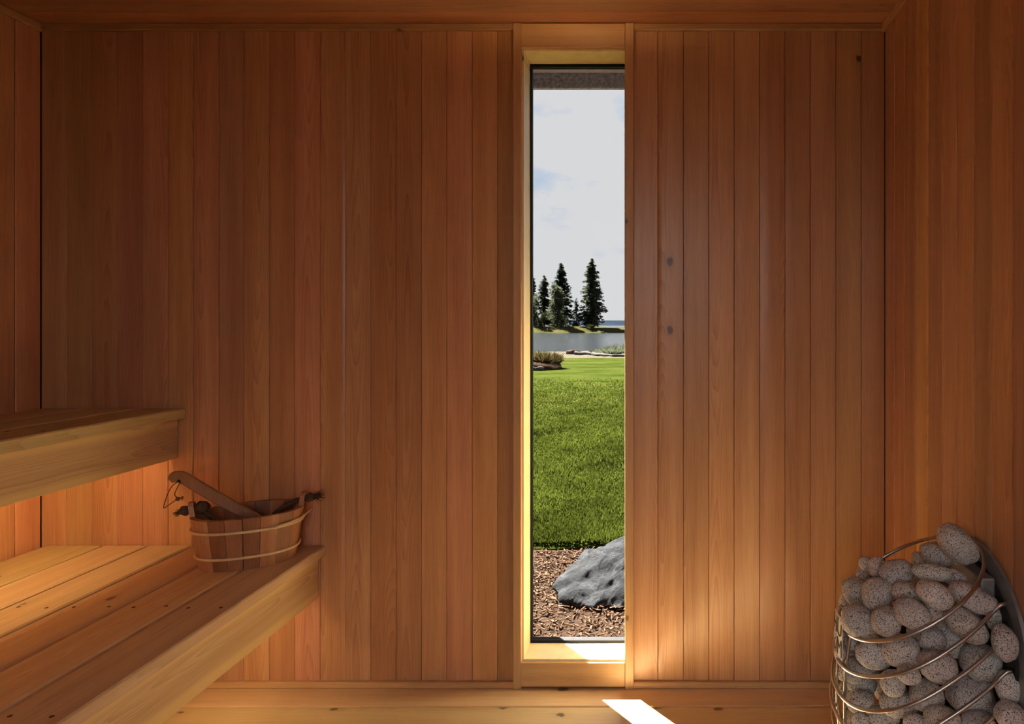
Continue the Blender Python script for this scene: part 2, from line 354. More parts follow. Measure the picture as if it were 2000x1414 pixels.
def tube_mesh(name, pts, r, seg=8, closed=False, radii=None, twist=None):
    pts = [Vector(p) for p in pts]; n = len(pts); v, f = [], []
    up = Vector((0, 0, 1)); prev = None
    for i, p in enumerate(pts):
        a = pts[(i-1) % n] if (closed or i > 0) else p; b = pts[(i+1) % n] if (closed or i < n-1) else p
        d = (b-a).normalized()
        if prev is None: s = d.cross(up); s = s if s.length > 1e-3 else d.cross(Vector((1, 0, 0)))
        else: s = prev - d*prev.dot(d)
        s.normalize(); prev = s; u = s.cross(d)
        rr = radii[i] if radii else r
        for k in range(seg):
            an = 2*math.pi*k/seg; q = rr*(1+(twist*math.cos(3*an+i*1.1) if twist else 0))
            v.append(p + s*math.cos(an)*q + u*math.sin(an)*q)
    m = n if closed else n-1
    for i in range(m):
        for k in range(seg):
            a, b = i*seg+k, i*seg+(k+1) % seg; c, d = ((i+1) % n)*seg+(k+1) % seg, ((i+1) % n)*seg+k
            f.append((a, b, c, d))
    if not closed: f.append(tuple(range(seg))[::-1]); f.append(tuple((n-1)*seg+k for k in range(seg)))
    return pydata(name, v, f, True)
def spline(pts, sub=8, closed=False):
    P = [Vector(p) for p in pts]; n = len(P); out = []
    rng = range(n) if closed else range(n-1)
    for i in rng:
        p0 = P[(i-1) % n] if closed or i > 0 else P[0]; p1 = P[i]; p2 = P[(i+1) % n]; p3 = P[(i+2) % n] if closed or i+2 < n else P[-1]
        for k in range(sub):
            t = k/sub
            out.append(0.5*((2*p1)+(p2-p0)*t+(2*p0-5*p1+4*p2-p3)*t*t+(3*p1-p0-3*p2+p3)*t**3))
    if not closed: out.append(P[-1])
    return out

# ------------------------------------------------------------------ the room
YB, XL, XR, H = 2.05, -1.982, 0.733, 2.13
PITCH = 0.0816; BT = 0.010
# window opening (inside faces of the liner) and casing
WX0, WX1, WZ0, WZ1 = -0.427, -0.103, 0.0915, 2.043
CX0, CX1 = -0.460, -0.0735
wb = link('wall_back', boxes('wall_back', [
    (XL-0.1, YB+0.0105, -0.06, WX0-0.019, YB+0.20, H+0.2), (WX1+0.019, YB+0.0105, -0.06, XR+0.1, YB+0.20, H+0.2),
    (WX0-0.019, YB+0.0105, -0.06, WX1+0.019, YB+0.20, 0.035), (WX0-0.019, YB+0.0105, 2.10, WX1+0.019, YB+0.20, H+0.2), (WX0-0.019, YB+0.0105, 0.035, WX1+0.019, YB+0.10, WZ0-0.019), (WX0-0.019, YB+0.0105, WZ1+0.019, WX1+0.019, YB+0.10, 2.10)]), M['backing'])
struct(wb, 'cedar board wall around the tall window')
# (tilt, cup, tint) of boards that stand out in the photograph
SPECIAL = {11: (0.0004, 0.0004, (1.08, 1.08, 1.05)), 2: (0.0, 0.0, (0.92, .9, .9)), 9: (0.0, 0, (1.0, .93, .9)), 8: (0, 0, (1.1, 1.12, 1.1)),
           14: (-0.0008, 0, (.92, .88, .86)), 15: (0.0006, 0, (1.12, 1.1, 1.05)), 13: (0, -.0006, (.92, .86, .82))}
rb = random.Random(3)
def wall_board(x0, x1, i, sp=None, roll=0.0):
    v = rb.choice((-1, -.5, 0, .5, 1)); c = rb.choice((-.0007, -.0003, .0003, .0007, .0011)); tn = rtint(0.18, rb)
    tl = v*0.0006
    if sp: tl, c, tn = sp
    return board('board', x1-x0-0.0011, H-0.004, BT, ((x0+x1)/2, YB+BT-rb.uniform(-.0006, .0006), 0.002), 'back', M['cedar'], wb, tn, c, tl, n=16 if sp else 6, roll=roll)
edges = [XL+PITCH*k for k in range(0, 19)] + [CX0+0.004]
for i in range(len(edges)-1): wall_board(edges[i], edges[i+1], i, SPECIAL.get(i), 0.0042 if i == 11 else 0.0)
edges = [CX1-0.004] + [(1285-CX)/F*YB + 0.0818*k for k in range(0, 9)] + [XR]
RS = {4: (0.0, .0003, (1.1, 1.14, 1.15)), 5: (.0004, .0026, (.96, .92, .9)), 6: (-.0003, .0020, (.92, .9, .9)), 9: (.0004, .0030, (.92, .86, .84)), 1: (0, 0, (1., 1.02, 1.0)), 3: (0, 0, (1.08, 1.08, 1.02)),
      7: (0, .0004, (1.02, 1.03, 1.05))}
for i in range(len(edges)-1): wall_board(edges[i], edges[i+1], i, RS.get(i), -0.003 if i == 1 else 0.0)

def side_wall(name, x, ax, label, y_end=REAR):
    s = 1 if ax == 'right' else -1
    w = link(name, boxes(name, [(min(x+s*0.0105, x+s*0.12), y_end-0.1, -0.06, max(x+s*0.0105, x+s*0.12), YB+0.2, H+0.2)]), M['backing'])
    struct(w, label); y = YB
    while y > y_end+0.01:
        y0 = max(y-0.082, y_end); c = rb.choice((-.0007, -.0003, .0003, .0007, .0011)); tl = rb.choice((-1, -.5, 0, .5, 1))*.0005
        board('board', y-y0-0.003, H-0.004, BT, (x+s*(BT-rb.uniform(-.0008, .0008)), (y+y0)/2, 0.002), ax, M['cedar'], w, rtint(0.21, rb), c, tl, 0.0022); y = y0
    return w
side_wall('wall_left', XL, 'left', 'dark cedar board wall behind the benches')
side_wall('wall_right', XR, 'right', 'cedar board wall behind the heater')

ce = link('ceiling', boxes('ceiling', [(XL-0.1, REAR-0.1, H+0.0105, XR+0.1, YB+0.05, H+0.15)]), M['backing']); struct(ce, 'cedar board ceiling')
y = YB
while y > REAR+0.01:
    y0 = max(y-0.082, REAR)
    board('board', y-y0-0.0014, XR-XL, BT, (XL, (y+y0)/2, H+BT), 'ceil', M['cedar'], ce, rtint(0.12, rb), rb.choice((-.0004, .0004)), 0.0); y = y0
fl = link('floor', boxes('floor', [(XL-0.1, REAR-0.1, -0.2, XR+0.1, YB+0.05, -0.026)]), M['backing']); struct(fl, 'knotty pine plank floor')
y = YB
for k in range(40):
    y0 = max(y-(0.108 if k == 0 else 0.136), REAR)
    board('plank', y-y0-0.003, XR-XL, 0.025, (XL, (y+y0)/2, -0.025), 'floor', M['pine'], fl, rtint(0.08, rb), 0.0005, 0.0, 0.003); y = y0
    if y <= REAR+0.01: break

# rear wall with the glass door that lets daylight in behind the camera
DX0, DX1, DZ1 = -0.52, 0.31, 2.04
wr = link('wall_rear', boxes('wall_rear', [(XL-0.1, REAR-0.14, -0.06, DX0-0.03, REAR-0.0105, H+0.2), (DX1+0.03, REAR-0.14, -0.06, XR+0.1, REAR-0.0105, H+0.2),
                                            (DX0-0.03, REAR-0.14, DZ1+0.03, DX1+0.03, REAR-0.0105, H+0.2)]), M['backing']); struct(wr, 'cedar board wall with the glass door')
x = XL
while x < DX0-0.04:
    x1 = min(x+0.082, DX0-0.03); board('board', x1-x-0.0014, H-0.004, BT, ((x+x1)/2, REAR-BT, 0.002), 'rear', M['cedar'], wr, rtint(0.13, rb), 0.0003, 0.0); x = x1
x = DX1+0.03
while x < XR-0.005:
    x1 = min(x+0.082, XR); board('board', x1-x-0.0014, H-0.004, BT, ((x+x1)/2, REAR-BT, 0.002), 'rear', M['cedar'], wr, rtint(0.13, rb), 0.0003, 0.0); x = x1
dr = empty('door_1', ((DX0+DX1)/2, REAR-0.06, 0)); struct(dr, 'glass door in the rear wall')
for c in ((DX0-0.03, REAR-0.11, 0, DX0, REAR-0.01, DZ1+0.03), (DX1, REAR-0.11, 0, DX1+0.03, REAR-0.01, DZ1+0.03), (DX0, REAR-0.11, DZ1, DX1, REAR-0.01, DZ1+0.03)):
    box_obj('door_frame', c, M['trim'], dr, 0.002)
box_obj('glass_pane', (DX0, REAR-0.066, 0.01, DX1, REAR-0.058, DZ1), M['clear'], dr)
hd = link('door_handle', tube_mesh('door_handle', spline([(DX0+.08, REAR-.056, .92), (DX0+.08, REAR-.01, .93), (DX0+.08, REAR-.01, 1.17), (DX0+.08, REAR-.056, 1.18)], 4), 0.011), M['trim'], dr)

# trims
def trim(name, w, L, t, loc, ax, tint=(1, 1, 1), m='trim'):
    o = board(name, w, L, t, loc, ax, M[m], None, tint, 0.0, 0.0, 0.003); return struct(o)
trim('trim_1', 0.022, CX0-XL-0.012, 0.012, (XL+0.012, YB, H-0.011), 'backx', (.8, .75, .72))
trim('trim_2', 0.022, XR-CX1-0.012, 0.012, (CX1, YB, H-0.011), 'backx', (.8, .75, .72))
trim('trim_3', 0.024, YB-REAR, 0.012, (XL, REAR, H-0.012), 'fasc', (.9, .85, .8))
o = trim('trim_4', 0.024, YB-REAR, 0.012, (XR, REAR, H-0.012), 'fasc', (.9, .85, .8)); o.matrix_world = Matrix.Translation((XR, YB, H-0.012)) @ Matrix(((0,1,0),(0,0,-1),(-1,0,0))).to_4x4()
trim('baseboard_back', 0.020, CX0-XL, 0.014, (XL, YB, 0.010), 'backx')
trim('baseboard_back_right', 0.020, XR-CX1, 0.014, (CX1, YB, 0.010), 'backx').name = 'baseboard_back.001'
o = trim('baseboard_right', 0.020, YB-REAR-0.016, 0.014, (XR, REAR, 0.010), 'fasc'); o.matrix_world = Matrix.Translation((XR, YB-0.016, 0.010)) @ Matrix(((0,1,0),(0,0,-1),(-1,0,0))).to_4x4()

# ------------------------------------------------------------------ tall window
win = empty('window_1', ((WX0+WX1)/2, YB, 0.0)); struct(win, 'tall narrow window with pale wooden reveal')
CF = 0.016                                                          # casing thickness
CI = 0.006                                                          # step between casing edge and liner
def cas(w, L, loc, ax, tint): return board('casing', w, L, CF, loc, ax, M['trim'], win, tint, 0.0, 0.0, 0.002)
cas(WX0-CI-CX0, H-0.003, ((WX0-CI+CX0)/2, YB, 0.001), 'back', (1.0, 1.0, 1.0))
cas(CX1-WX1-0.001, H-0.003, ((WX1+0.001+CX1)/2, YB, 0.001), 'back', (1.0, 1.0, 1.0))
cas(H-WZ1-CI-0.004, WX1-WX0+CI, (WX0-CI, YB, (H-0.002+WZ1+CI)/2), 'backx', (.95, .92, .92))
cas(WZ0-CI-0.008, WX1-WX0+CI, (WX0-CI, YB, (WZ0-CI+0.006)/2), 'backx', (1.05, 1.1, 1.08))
YG = 2.158                                                          # glass plane
LD = YG-YB+0.004
def lin(lo, hi, tint=(1, 1, 1)): return box_obj('liner', (*lo, *hi), M['liner'], win, 0.0012, tint)
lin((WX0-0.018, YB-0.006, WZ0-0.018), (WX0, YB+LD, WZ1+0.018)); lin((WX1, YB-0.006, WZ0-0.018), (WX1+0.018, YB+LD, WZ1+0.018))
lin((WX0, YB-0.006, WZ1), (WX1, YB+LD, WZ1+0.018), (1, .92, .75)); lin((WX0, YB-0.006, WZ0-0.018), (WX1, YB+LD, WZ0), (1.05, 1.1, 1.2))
g = 0.006
for c in ((WX0, YG-0.012, WZ0, WX0+g, YG+0.012, WZ1), (WX1-g, YG-0.012, WZ0, WX1, YG+0.012, WZ1), (WX0+g, YG-0.012, WZ1-g*1.6, WX1-g, YG+0.012, WZ1), (WX0+g, YG-0.012, WZ0, WX1-g, YG+0.012, WZ0+g*1.6)):
    box_obj('gasket', c, M['black'], win, 0.001)
box_obj('glass_pane', (WX0+0.003, YG-0.003, WZ0+0.003, WX1-0.003, YG+0.003, WZ1-0.003), M['tint'], win)
for c in ((-0.56, YB+0.201, 0.02, -0.4935, 2.36, 2.14), (-0.075, YB+0.201, 0.02, 0.0, 2.30, 2.14), (-0.4935, YB+0.201, 2.11, -0.075, 2.29, 2.16), (-0.4935, YB+0.201, -0.01, -0.075, 2.30, 0.02)):
    box_obj('outer_frame', c, M['ext'], win, 0.001)

# ------------------------------------------------------------------ benches
def bench(name, label, x_wall, x_front, z_top, widths, y0, y1, fz, th, screw_ys, supports):
    """boards along y; widths listed from the front edge back to the wall"""
    t = empty(name, ((x_wall+x_front)/2, (y0+y1)/2, z_top-th if supports == 'wall' else 0.0)); tag(t, label, 'bench')
    x = x_front; gap = 0.013; rr = random.Random(int(z_top*100))
    for i, w in enumerate(widths):
        w2 = w-gap
        cx = x-w2/2; tn = rtint(0.07, rr)
        b = board('board', w2, y1-y0, th, (cx, y0, z_top-th), 'bench', M['bench'], t, tn, 0.0004, 0.0, 0.004)
        bm = bmesh.new()
        for ys in screw_ys:
            for s in (-.30, .30):
                bmesh.ops.create_cone(bm, segments=10, radius1=0.0042, radius2=0.0042, depth=0.003, cap_ends=True,
                                      matrix=Matrix.Translation((cx+s*w2+rr.uniform(-.004, .004), ys+rr.uniform(-.006, .006), z_top-0.0006)))
        me = bpy.data.meshes.new('screw_heads'); bm.to_mesh(me); bm.free()
        s_ = link('screw_heads', me, M['screw'], b); s_['kind'] = 'stuff'
        s_.matrix_parent_inverse = (Matrix.Translation((cx, y0, z_top-th)) @ AX['bench'].to_4x4()).inverted()
        x -= w
    fw = z_top-th-fz
    board('fascia', fw, y1-y0, 0.026, (x_front-0.024-0.026, y0, fz+fw/2), 'fasc', M['fascia'], t, (1, 1, 1), 0.0003, 0.0, 0.003)
    return t
SY = [1.60, 1.15, 0.70, 0.1, -0.5]
lb = bench('sauna_bench', 'wide lower cedar bench with six slats and the bucket on it', XL, -1.064, 0.455,
           [0.145, 0.145, 0.145, 0.145, 0.145, 0.19], REAR+0.003, YB-0.004, 0.285, 0.030, SY, 'floor')
for ys in SY:
    box_obj('bearer', (XL+0.02, ys-0.02, 0.365, -1.122, ys+0.02, 0.4245), M['trim'], lb, 0.002)
    for xs in (XL+0.05, -1.45):
        box_obj('leg', (xs-0.022, ys-0.022, 0.0005, xs+0.022, ys+0.022, 0.365), M['trim'], lb, 0.002)
ub = bench('sauna_bench', 'narrow upper cedar bench fixed high on the left wall', XL, -1.516, 0.896,
           [0.156, 0.156, 0.154], REAR+0.003, YB-0.004, 0.735, 0.032, SY, 'wall')
for ys in SY:
    box_obj('bearer', (XL+0.001, ys-0.02, 0.80, -1.575, ys+0.02, 0.8635), M['trim'], ub, 0.002)
# warm light channel hidden behind the upper bench's fascia
ls = empty('light_strip', (-1.60, 1.9, 0.80)); tag(ls, 'warm light strip under the upper bench lighting the lower slats', 'lamp')
box_obj('channel', (-1.574, 0.2, 0.775, -1.567, 1.93, 0.80), M['steel'], ls)
box_obj('diffuser', (-1.583, 0.2, 0.777, -1.5745, 1.93, 0.798), M['led'], ls)

ls = empty('light_strip', (-1.13, 1.9, 0.30)); tag(ls, 'warm light strip under the lower bench lighting the floor planks', 'lamp')
box_obj('channel', (-1.122, 0.2, 0.295, -1.1155, 1.93, 0.320), M['steel'], ls); box_obj('added_hood', (-1.215, 0.18, 0.3205, -1.1155, 1.95, 0.326), M['backing'], ls)  # hood is added to keep the strip's light out of the slat gaps
box_obj('diffuser', (-1.131, 0.2, 0.297, -1.1225, 1.93, 0.318), M['led'], ls)

M['lamp'] = emit('added_lamp_glass', (1.0, 0.66, 0.30), 120.0)
cl = empty('added_ceiling_lamp', (-0.235, 1.72, 2.09)); tag(cl, 'small round warm lamp added out of view on the ceiling before the window', 'lamp')  # added, unseen lamp that makes the warm glow on the ceiling
def disc(name, r, z0, z1, m):
    bm = bmesh.new(); bmesh.ops.create_cone(bm, segments=32, radius1=r, radius2=r, depth=z1-z0, cap_ends=True, matrix=Matrix.Translation((-0.235, 1.72, (z0+z1)/2)))
    me = bpy.data.meshes.new(name); bm.to_mesh(me); bm.free(); return link(name, me, m, cl)
disc('lamp_cap', 0.075, 2.094, 2.104, M['steel']); disc('lamp_glass', 0.025, 2.1045, 2.118, M['lamp']); disc('lamp_base', 0.045, 2.1185, 2.1295, M['steel'])

# ------------------------------------------------------------------ bucket
BL = Vector((-1.232, 1.925, 0.4555)); BA = math.radians(24)
bk = empty('sauna_bucket', BL, BA); tag(bk, 'oval wooden stave bucket with two pale hoops and rope handle on the lower bench', 'bucket')
def oval(th, a, b, e=2.3):
    c, s = math.cos(th), math.sin(th)
    return Vector((a*math.copysign(abs(c)**(2/e), c), b*math.copysign(abs(s)**(2/e), s), 0))
A0, B0, A1, B1, HB = 0.125, 0.090, 0.146, 0.106, 0.150
def shell(th, z, off=0.0):
    k = z/HB; return oval(th, A0+(A1-A0)*k+off, B0+(B1-B0)*k+off) + Vector((0, 0, z))
# equal arc spacing
dense = [i*2*math.pi/720 for i in range(721)]; acc = [0]
for i in range(720): acc.append(acc[-1]+(shell(dense[i+1], HB)-shell(dense[i], HB)).length)
NS = 18
def th_at(s):
    s = s % acc[-1]; i = max(0, np.searchsorted(acc, s)-1); return dense[i]
rk = random.Random(12)
def blink(name, me, m, parent, tint=None):
    o = link(name, me, m, None, tint=tint); o.parent = parent; return o
for k in range(NS):
    c0 = (k-0.5)*acc[-1]/NS; c1 = (k+0.5)*acc[-1]/NS
    ear = k in (0, NS//2); v, f = [], []; nu = 4; zs = [0, HB*0.5, HB]
    if ear: zs += [HB+0.016, HB+0.030, HB+0.038]
    for off in (0.0, -0.013):
        for j, z in enumerate(zs):
            sh = 1.0 if z <= HB else (0.94, 0.80, 0.5)[j-3]
            for i in range(nu+1):
                s = (c0+c1)/2+(c1-c0)*(i/nu-.5)*0.985*sh
                v.append(shell(th_at(s), z, off))
    nz = len(zs); lay = nz*(nu+1)
    for j in range(nz-1):
        for i in range(nu):
            a = j*(nu+1)+i; f.append((a, a+1, a+nu+2, a+nu+1)); a += lay; f.append((a+nu+1, a+nu+2, a+1, a))
        a = j*(nu+1); f.append((a+lay, a, a+nu+1, a+nu+1+lay)); a += nu; f.append((a, a+lay, a+nu+1+lay, a+nu+1))
    for i in range(nu):
        f.append((i+1, i, i+lay, i+1+lay)); a = (nz-1)*(nu+1)+i; f.append((a, a+1, a+1+lay, a+lay))
    tn = rk.choice([(1, 1, 1), (.8, .74, .7), (1.2, 1.25, 1.25), (.95, .9, .85), (1.1, 1.1, 1.1), (.72, .66, .62)])
    blink('stave', pydata('stave', v, f), M['stave'], bk, tn)
v = [shell(2*math.pi*i/40, 0.012, -0.012) for i in range(40)] + [shell(2*math.pi*i/40, 0.024, -0.012) for i in range(40)]
f = [tuple(range(40))[::-1], tuple(range(40, 80))] + [(i, (i+1) % 40, 40+(i+1) % 40, 40+i) for i in range(40)]
blink('bottom', pydata('bottom', v, f), M['stave'], bk, (.6, .55, .5))
for z in (0.036, 0.112):
    blink('hoop', tube_mesh('hoop', [shell(2*math.pi*i/72, z, 0.0028) for i in range(72)], 0.0043, 8, True), M['rattan'], bk)
blink('hoop', tube_mesh('hoop', [shell(2*math.pi*t, 0.112+zz, 0.008+e) for t, zz, e in ((-.17, .004, -.001), (-.12, .006, 0), (-.07, .009, .001), (-.03, .013, .003), (-.005, .016, .007), (.01, .018, .012))], 0.0032), M['rattan'], bk)
e0, e1 = shell(0, HB+0.017, -0.006), shell(math.pi, HB+0.017, -0.006)
pts = spline([e0+Vector((.03, 0, .004)), e0, e0+Vector((-.05, -.004, -.018)), Vector((.045, .01, .105)), Vector((.0, .02, .075)), Vector((-.04, .0, .085)), e1+Vector((.05, 0, -.03)), e1+Vector((.012, 0, 0)), e1+Vector((-.022, 0, 0))], 10)
blink('rope_handle', tube_mesh('rope_handle', pts, 0.008, 10, twist=0.16), M['rope'], bk)
def knot(c, r, seed):
    bm = bmesh.new(); bmesh.ops.create_icosphere(bm, subdivisions=3, radius=r)
    for q in bm.verts: q.co *= 1+0.35*mnoise.noise(q.co*90+Vector((seed, 0, 0)))
    bmesh.ops.translate(bm, verts=bm.verts, vec=c); me = bpy.data.meshes.new('knot'); bm.to_mesh(me); bm.free(); me.shade_smooth(); return me
blink('knot', knot(e0+Vector((.020, 0, .002)), 0.014, 1), M['rope'], bk); blink('knot', knot(e1+Vector((-.018, 0, 0)), 0.015, 2), M['rope'], bk)
blink('knot', knot(e1+Vector((.024, 0, .004)), 0.018, 5), M['rope'], bk)
def fray(c, d, n, L, seed):
    rr = random.Random(seed); v, f = [], []
    for i in range(n):
        dv = (Vector(d)+Vector((rr.gauss(0, .35), rr.gauss(0, .45), rr.gauss(0, .35)))).normalized(); l = L*rr.uniform(.5, 1)
        s = dv.cross(Vector((rr.random(), rr.random(), rr.random()))).normalized()*0.0011; q = len(v); t = dv.cross(s)
        a = c; b = c+dv*l*.6; e = c+dv*l+Vector((0, 0, -.006*rr.random()))
        for p, k in ((a, 1), (b, .8), (e, .4)):
            v += [p+s*k, p-s*k*.5+t*k*.87, p-s*k*.5-t*k*.87]
        for j in (0, 3):
            for k in range(3): f.append((q+j+k, q+j+(k+1) % 3, q+j+3+(k+1) % 3, q+j+3+k))
    return pydata('fray', v, f)
o = blink('frayed_end', fray(e0+Vector((.024, 0, .002)), (1, -.35, .25), 60, 0.042, 1), M['rope'], bk); o['kind'] = 'stuff'
o = blink('frayed_end', fray(e1+Vector((-.024, 0, 0)), (-1, -.2, -.4), 40, 0.024, 2), M['rope'], bk); o['kind'] = 'stuff'

# ------------------------------------------------------------------ ladle standing in the bucket
LD0 = at(430, 972, 1.895)
ld = empty('ladle', Vector((-1.215, 1.915, 0.50))); tag(ld, 'wooden ladle leaning in the oval bucket with a cord loop on its handle', 'ladle')
def sweep(name, path, wv, tv, side):
    v, f = [], []; n = len(path)
    for i, p in enumerate(path):
        d = (path[min(i+1, n-1)]-path[max(i-1, 0)]).normalized(); s = (side-d*side.dot(d)).normalized(); u = s.cross(d).normalized()
        w, t = wv[i]/2, tv[i]/2; b = min(w, t)*0.35
        for (a, c) in ((-w+b, -t), (w-b, -t), (w, -t+b), (w, t-b), (w-b, t), (-w+b, t), (-w, t-b), (-w, -t+b)): v.append(p+u*a+s*c)
    for i in range(n-1):
        for k in range(8): f.append((i*8+k, i*8+(k+1) % 8, i*8+8+(k+1) % 8, i*8+8+k))
    f.append(tuple(range(8))[::-1]); f.append(tuple((n-1)*8+k for k in range(8)))
    return pydata(name, v, f)
hp = spline([at(334, 938, 1.855), at(343, 931, 1.858), at(358, 933, 1.862), at(385, 949, 1.868), at(440, 981, 1.895), at(500, 1013, 1.922), at(525, 1030, 1.935)], 5)
nh = len(hp); wv = [0.020+0.012*min(1, i/5) if i < nh*.6 else 0.032-0.008*(i/nh-.6)/.4 for i in range(nh)]
link('handle', sweep('handle', hp, wv, [0.016]*nh, Vector((0.25, -1.0, 0.15))), M['ladlewood'], ld)
bm = bmesh.new(); bmesh.ops.create_uvsphere(bm, u_segments=24, v_segments=14, radius=0.042)
bmesh.ops.delete(bm, geom=[q for q in bm.verts if q.co.z > 0.008], context='VERTS'); bmesh.ops.solidify(bm, geom=bm.faces[:], thickness=0.006)
bmesh.ops.rotate(bm, verts=bm.verts, matrix=Matrix.Rotation(0.35, 3, 'Y')); bmesh.ops.translate(bm, verts=bm.verts, vec=at(525, 1030, 1.935)+Vector((0.020, 0.006, -0.018)))
me = bpy.data.meshes.new('bowl'); bm.to_mesh(me); bm.free(); me.shade_smooth(); link('bowl', me, M['ladlewood'], ld)
Dc = 1.846
cordp = spline([at(350, 941, Dc+.012), at(347, 941, Dc-.004), at(334, 952, Dc-.004), at(324, 974, Dc), at(320, 992, Dc), at(330, 986, Dc), at(340, 979, Dc-.004), at(347, 974, Dc-.004), at(341, 966, Dc), at(346, 953, Dc-.002), at(351, 944, Dc), at(352, 941, Dc+.012)], 6)
co = link('cord', tube_mesh('cord', cordp, 0.0014, 6), M['cord'], ld)
link('cord_knot', knot(at(348, 974, Dc-.004), 0.0058, 4), M['cord'], co).matrix_parent_inverse = Matrix.Identity(4)
link('cord_end', tube_mesh('cord_end', spline([at(346, 975, Dc-.004), at(352, 973, Dc-.006), at(357, 970, Dc-.006), at(355, 976, Dc-.006)], 4), 0.0018, 6), M['cord'], co).matrix_parent_inverse = Matrix.Identity(4)
link('cord_hole_plug', tube_mesh('cord_hole_plug', [at(349, 940, Dc+.001), at(349, 940, Dc+.012)], 0.0042, 12), M['darkmetal'], ld)  # solid dark plug stands for the shade inside the hole

# ------------------------------------------------------------------ heater basket
HC = Vector((0.572, 1.45, 0)); RA, RBY = 0.160, 0.170; SL = 0.64
ht = empty('sauna_heater', (HC.x, HC.y, 0.0)); tag(ht, 'wall hung round sauna heater basket of bent steel rods', 'heater')
def ring_pts(zc, a, b, closed, e=2.0, xe=0.69, n=64):
    """plan: half superellipse towards the room, sides running in to the wall; all rings slope down away from the wall"""
    def pt(x, sgn): return Vector((HC.x+x, HC.y+sgn*b*max(0, 1-(abs(x)/(a if x < 0 else a*ax))**e)**(1/e), zc+SL*x))
    ax = 1.0 if closed else 1.35
    if closed: return [Vector((HC.x+a*math.cos(2*math.pi*i/n), HC.y+b*math.sin(2*math.pi*i/n), zc+SL*a*math.cos(2*math.pi*i/n))) for i in range(n)]
    xs = [-a*math.cos(math.pi/2*i/(n//2)) for i in range(n//2)] + [(xe-HC.x)*i/10 for i in range(11)]
    near = [pt(x, -1) for x in xs]; far = [pt(x, 1) for x in xs]
    p = near[-1]; near += [p+Vector((0.012, -0.002, 0.012)), Vector((0.7145, p.y-0.003, p.z+0.016))]
    p = far[-1]; far += [p+Vector((0.012, 0.002, 0.012)), Vector((0.7145, p.y+0.003, p.z+0.016))]
    return far[::-1] + near[1:]
rings = [(0.571, 0.150, 0.168, True, 2, 0), (0.503, 0.160, 0.174, False, 2.0, .69), (0.440, 0.163, 0.180, False, 2.2, .69), (0.380, 0.162, 0.188, False, 2.5, .69),
         (0.320, 0.156, 0.192, False, 2.6, .69), (0.262, 0.142, 0.184, False, 2.5, .69), (0.208, 0.120, 0.165, False, 2.3, .69), (0.160, 0.090, 0.135, False, 2.2, .69)]
for zc, a, b, cl, e_, xe in rings:
    link('rod_ring', tube_mesh('rod_ring', ring_pts(zc, a, b, cl, e_, xe), 0.0042, 10, cl), M['steel'], ht)
# front upright rods that carry the rings, curved with the basket
for dy in (-0.030, 0.030):
    fp = [Vector((HC.x-a*math.sqrt(1-(dy/b)**2)+0.0075, HC.y+dy, zc-SL*a)) for zc, a, b, cl, e_, xe in rings]
    fp.append(Vector((HC.x-0.03, HC.y+dy, 0.075)))
    link('upright_rod', tube_mesh('upright_rod', spline(fp, 4), 0.0035, 8), M['steel'], ht)
# round wall plate, brackets, core
pv = []; npl = 48
for i in range(npl):
    a = 2*math.pi*i/npl; y_, z_ = 0.205*math.cos(a), 0.19*math.sin(a)
    if z_ < 0: z_ *= 1.9; y_ *= 1-0.35*(-math.sin(a))**2
    pv.append((y_, z_))
v = [(0.722, HC.y+p[0], 0.485+p[1]) for p in pv] + [(0.730, HC.y+p[0], 0.485+p[1]) for p in pv]
f = [tuple(range(npl)), tuple(range(2*npl-1, npl-1, -1))] + [((i+1) % npl, i, npl+i, npl+(i+1) % npl) for i in range(npl)]
link('wall_plate', pydata('wall_plate', v, f), M['plate'], ht)
link('shade_sheet', pydata('shade_sheet', [(q[0]-0.0015 if k < npl else 0.7218, HC.y+(q[1]-HC.y)*0.88, 0.470+(q[2]-0.485)*0.88) for k, q in enumerate([(0.7165, *p[1:]) for p in v])], f), M['darkmetal'], ht)  # dark sheet added as the shade between stones and wall plate
for y0_ in (1.39, 1.47): box_obj('bracket', (0.700, y0_, 0.20, 0.7145, y0_+0.04, 0.575), M['plate'], ht, 0.004)
box_obj('bracket', (0.684, 1.345, 0.580, 0.7145, 1.555, 0.628), M['plate'], ht, 0.004)
bm = bmesh.new(); bmesh.ops.create_cone(bm, segments=24, radius1=0.055, radius2=0.075, depth=0.33, cap_ends=True, matrix=Matrix.Translation((0.595, 1.45, 0.305)))
me = bpy.data.meshes.new('dark_gap_core'); bm.to_mesh(me); bm.free(); link('dark_gap_core', me, M['darkmetal'], ht)  # dark core put in so the gaps between stones look shaded
bm = bmesh.new(); bmesh.ops.create_cone(bm, segments=32, radius1=0.07, radius2=0.10, depth=0.05, cap_ends=True, matrix=Matrix.Translation((0.605, 1.45, 0.085)))
me = bpy.data.meshes.new('base_pan'); bm.to_mesh(me); bm.free(); link('base_pan', me, M['plate'], ht)
link('drain_pipe', tube_mesh('drain_pipe', spline([(0.66, 1.45, 0.09), (0.69, 1.45, 0.085), (0.7215, 1.45, 0.10)], 5), 0.02, 12), M['plate'], ht)
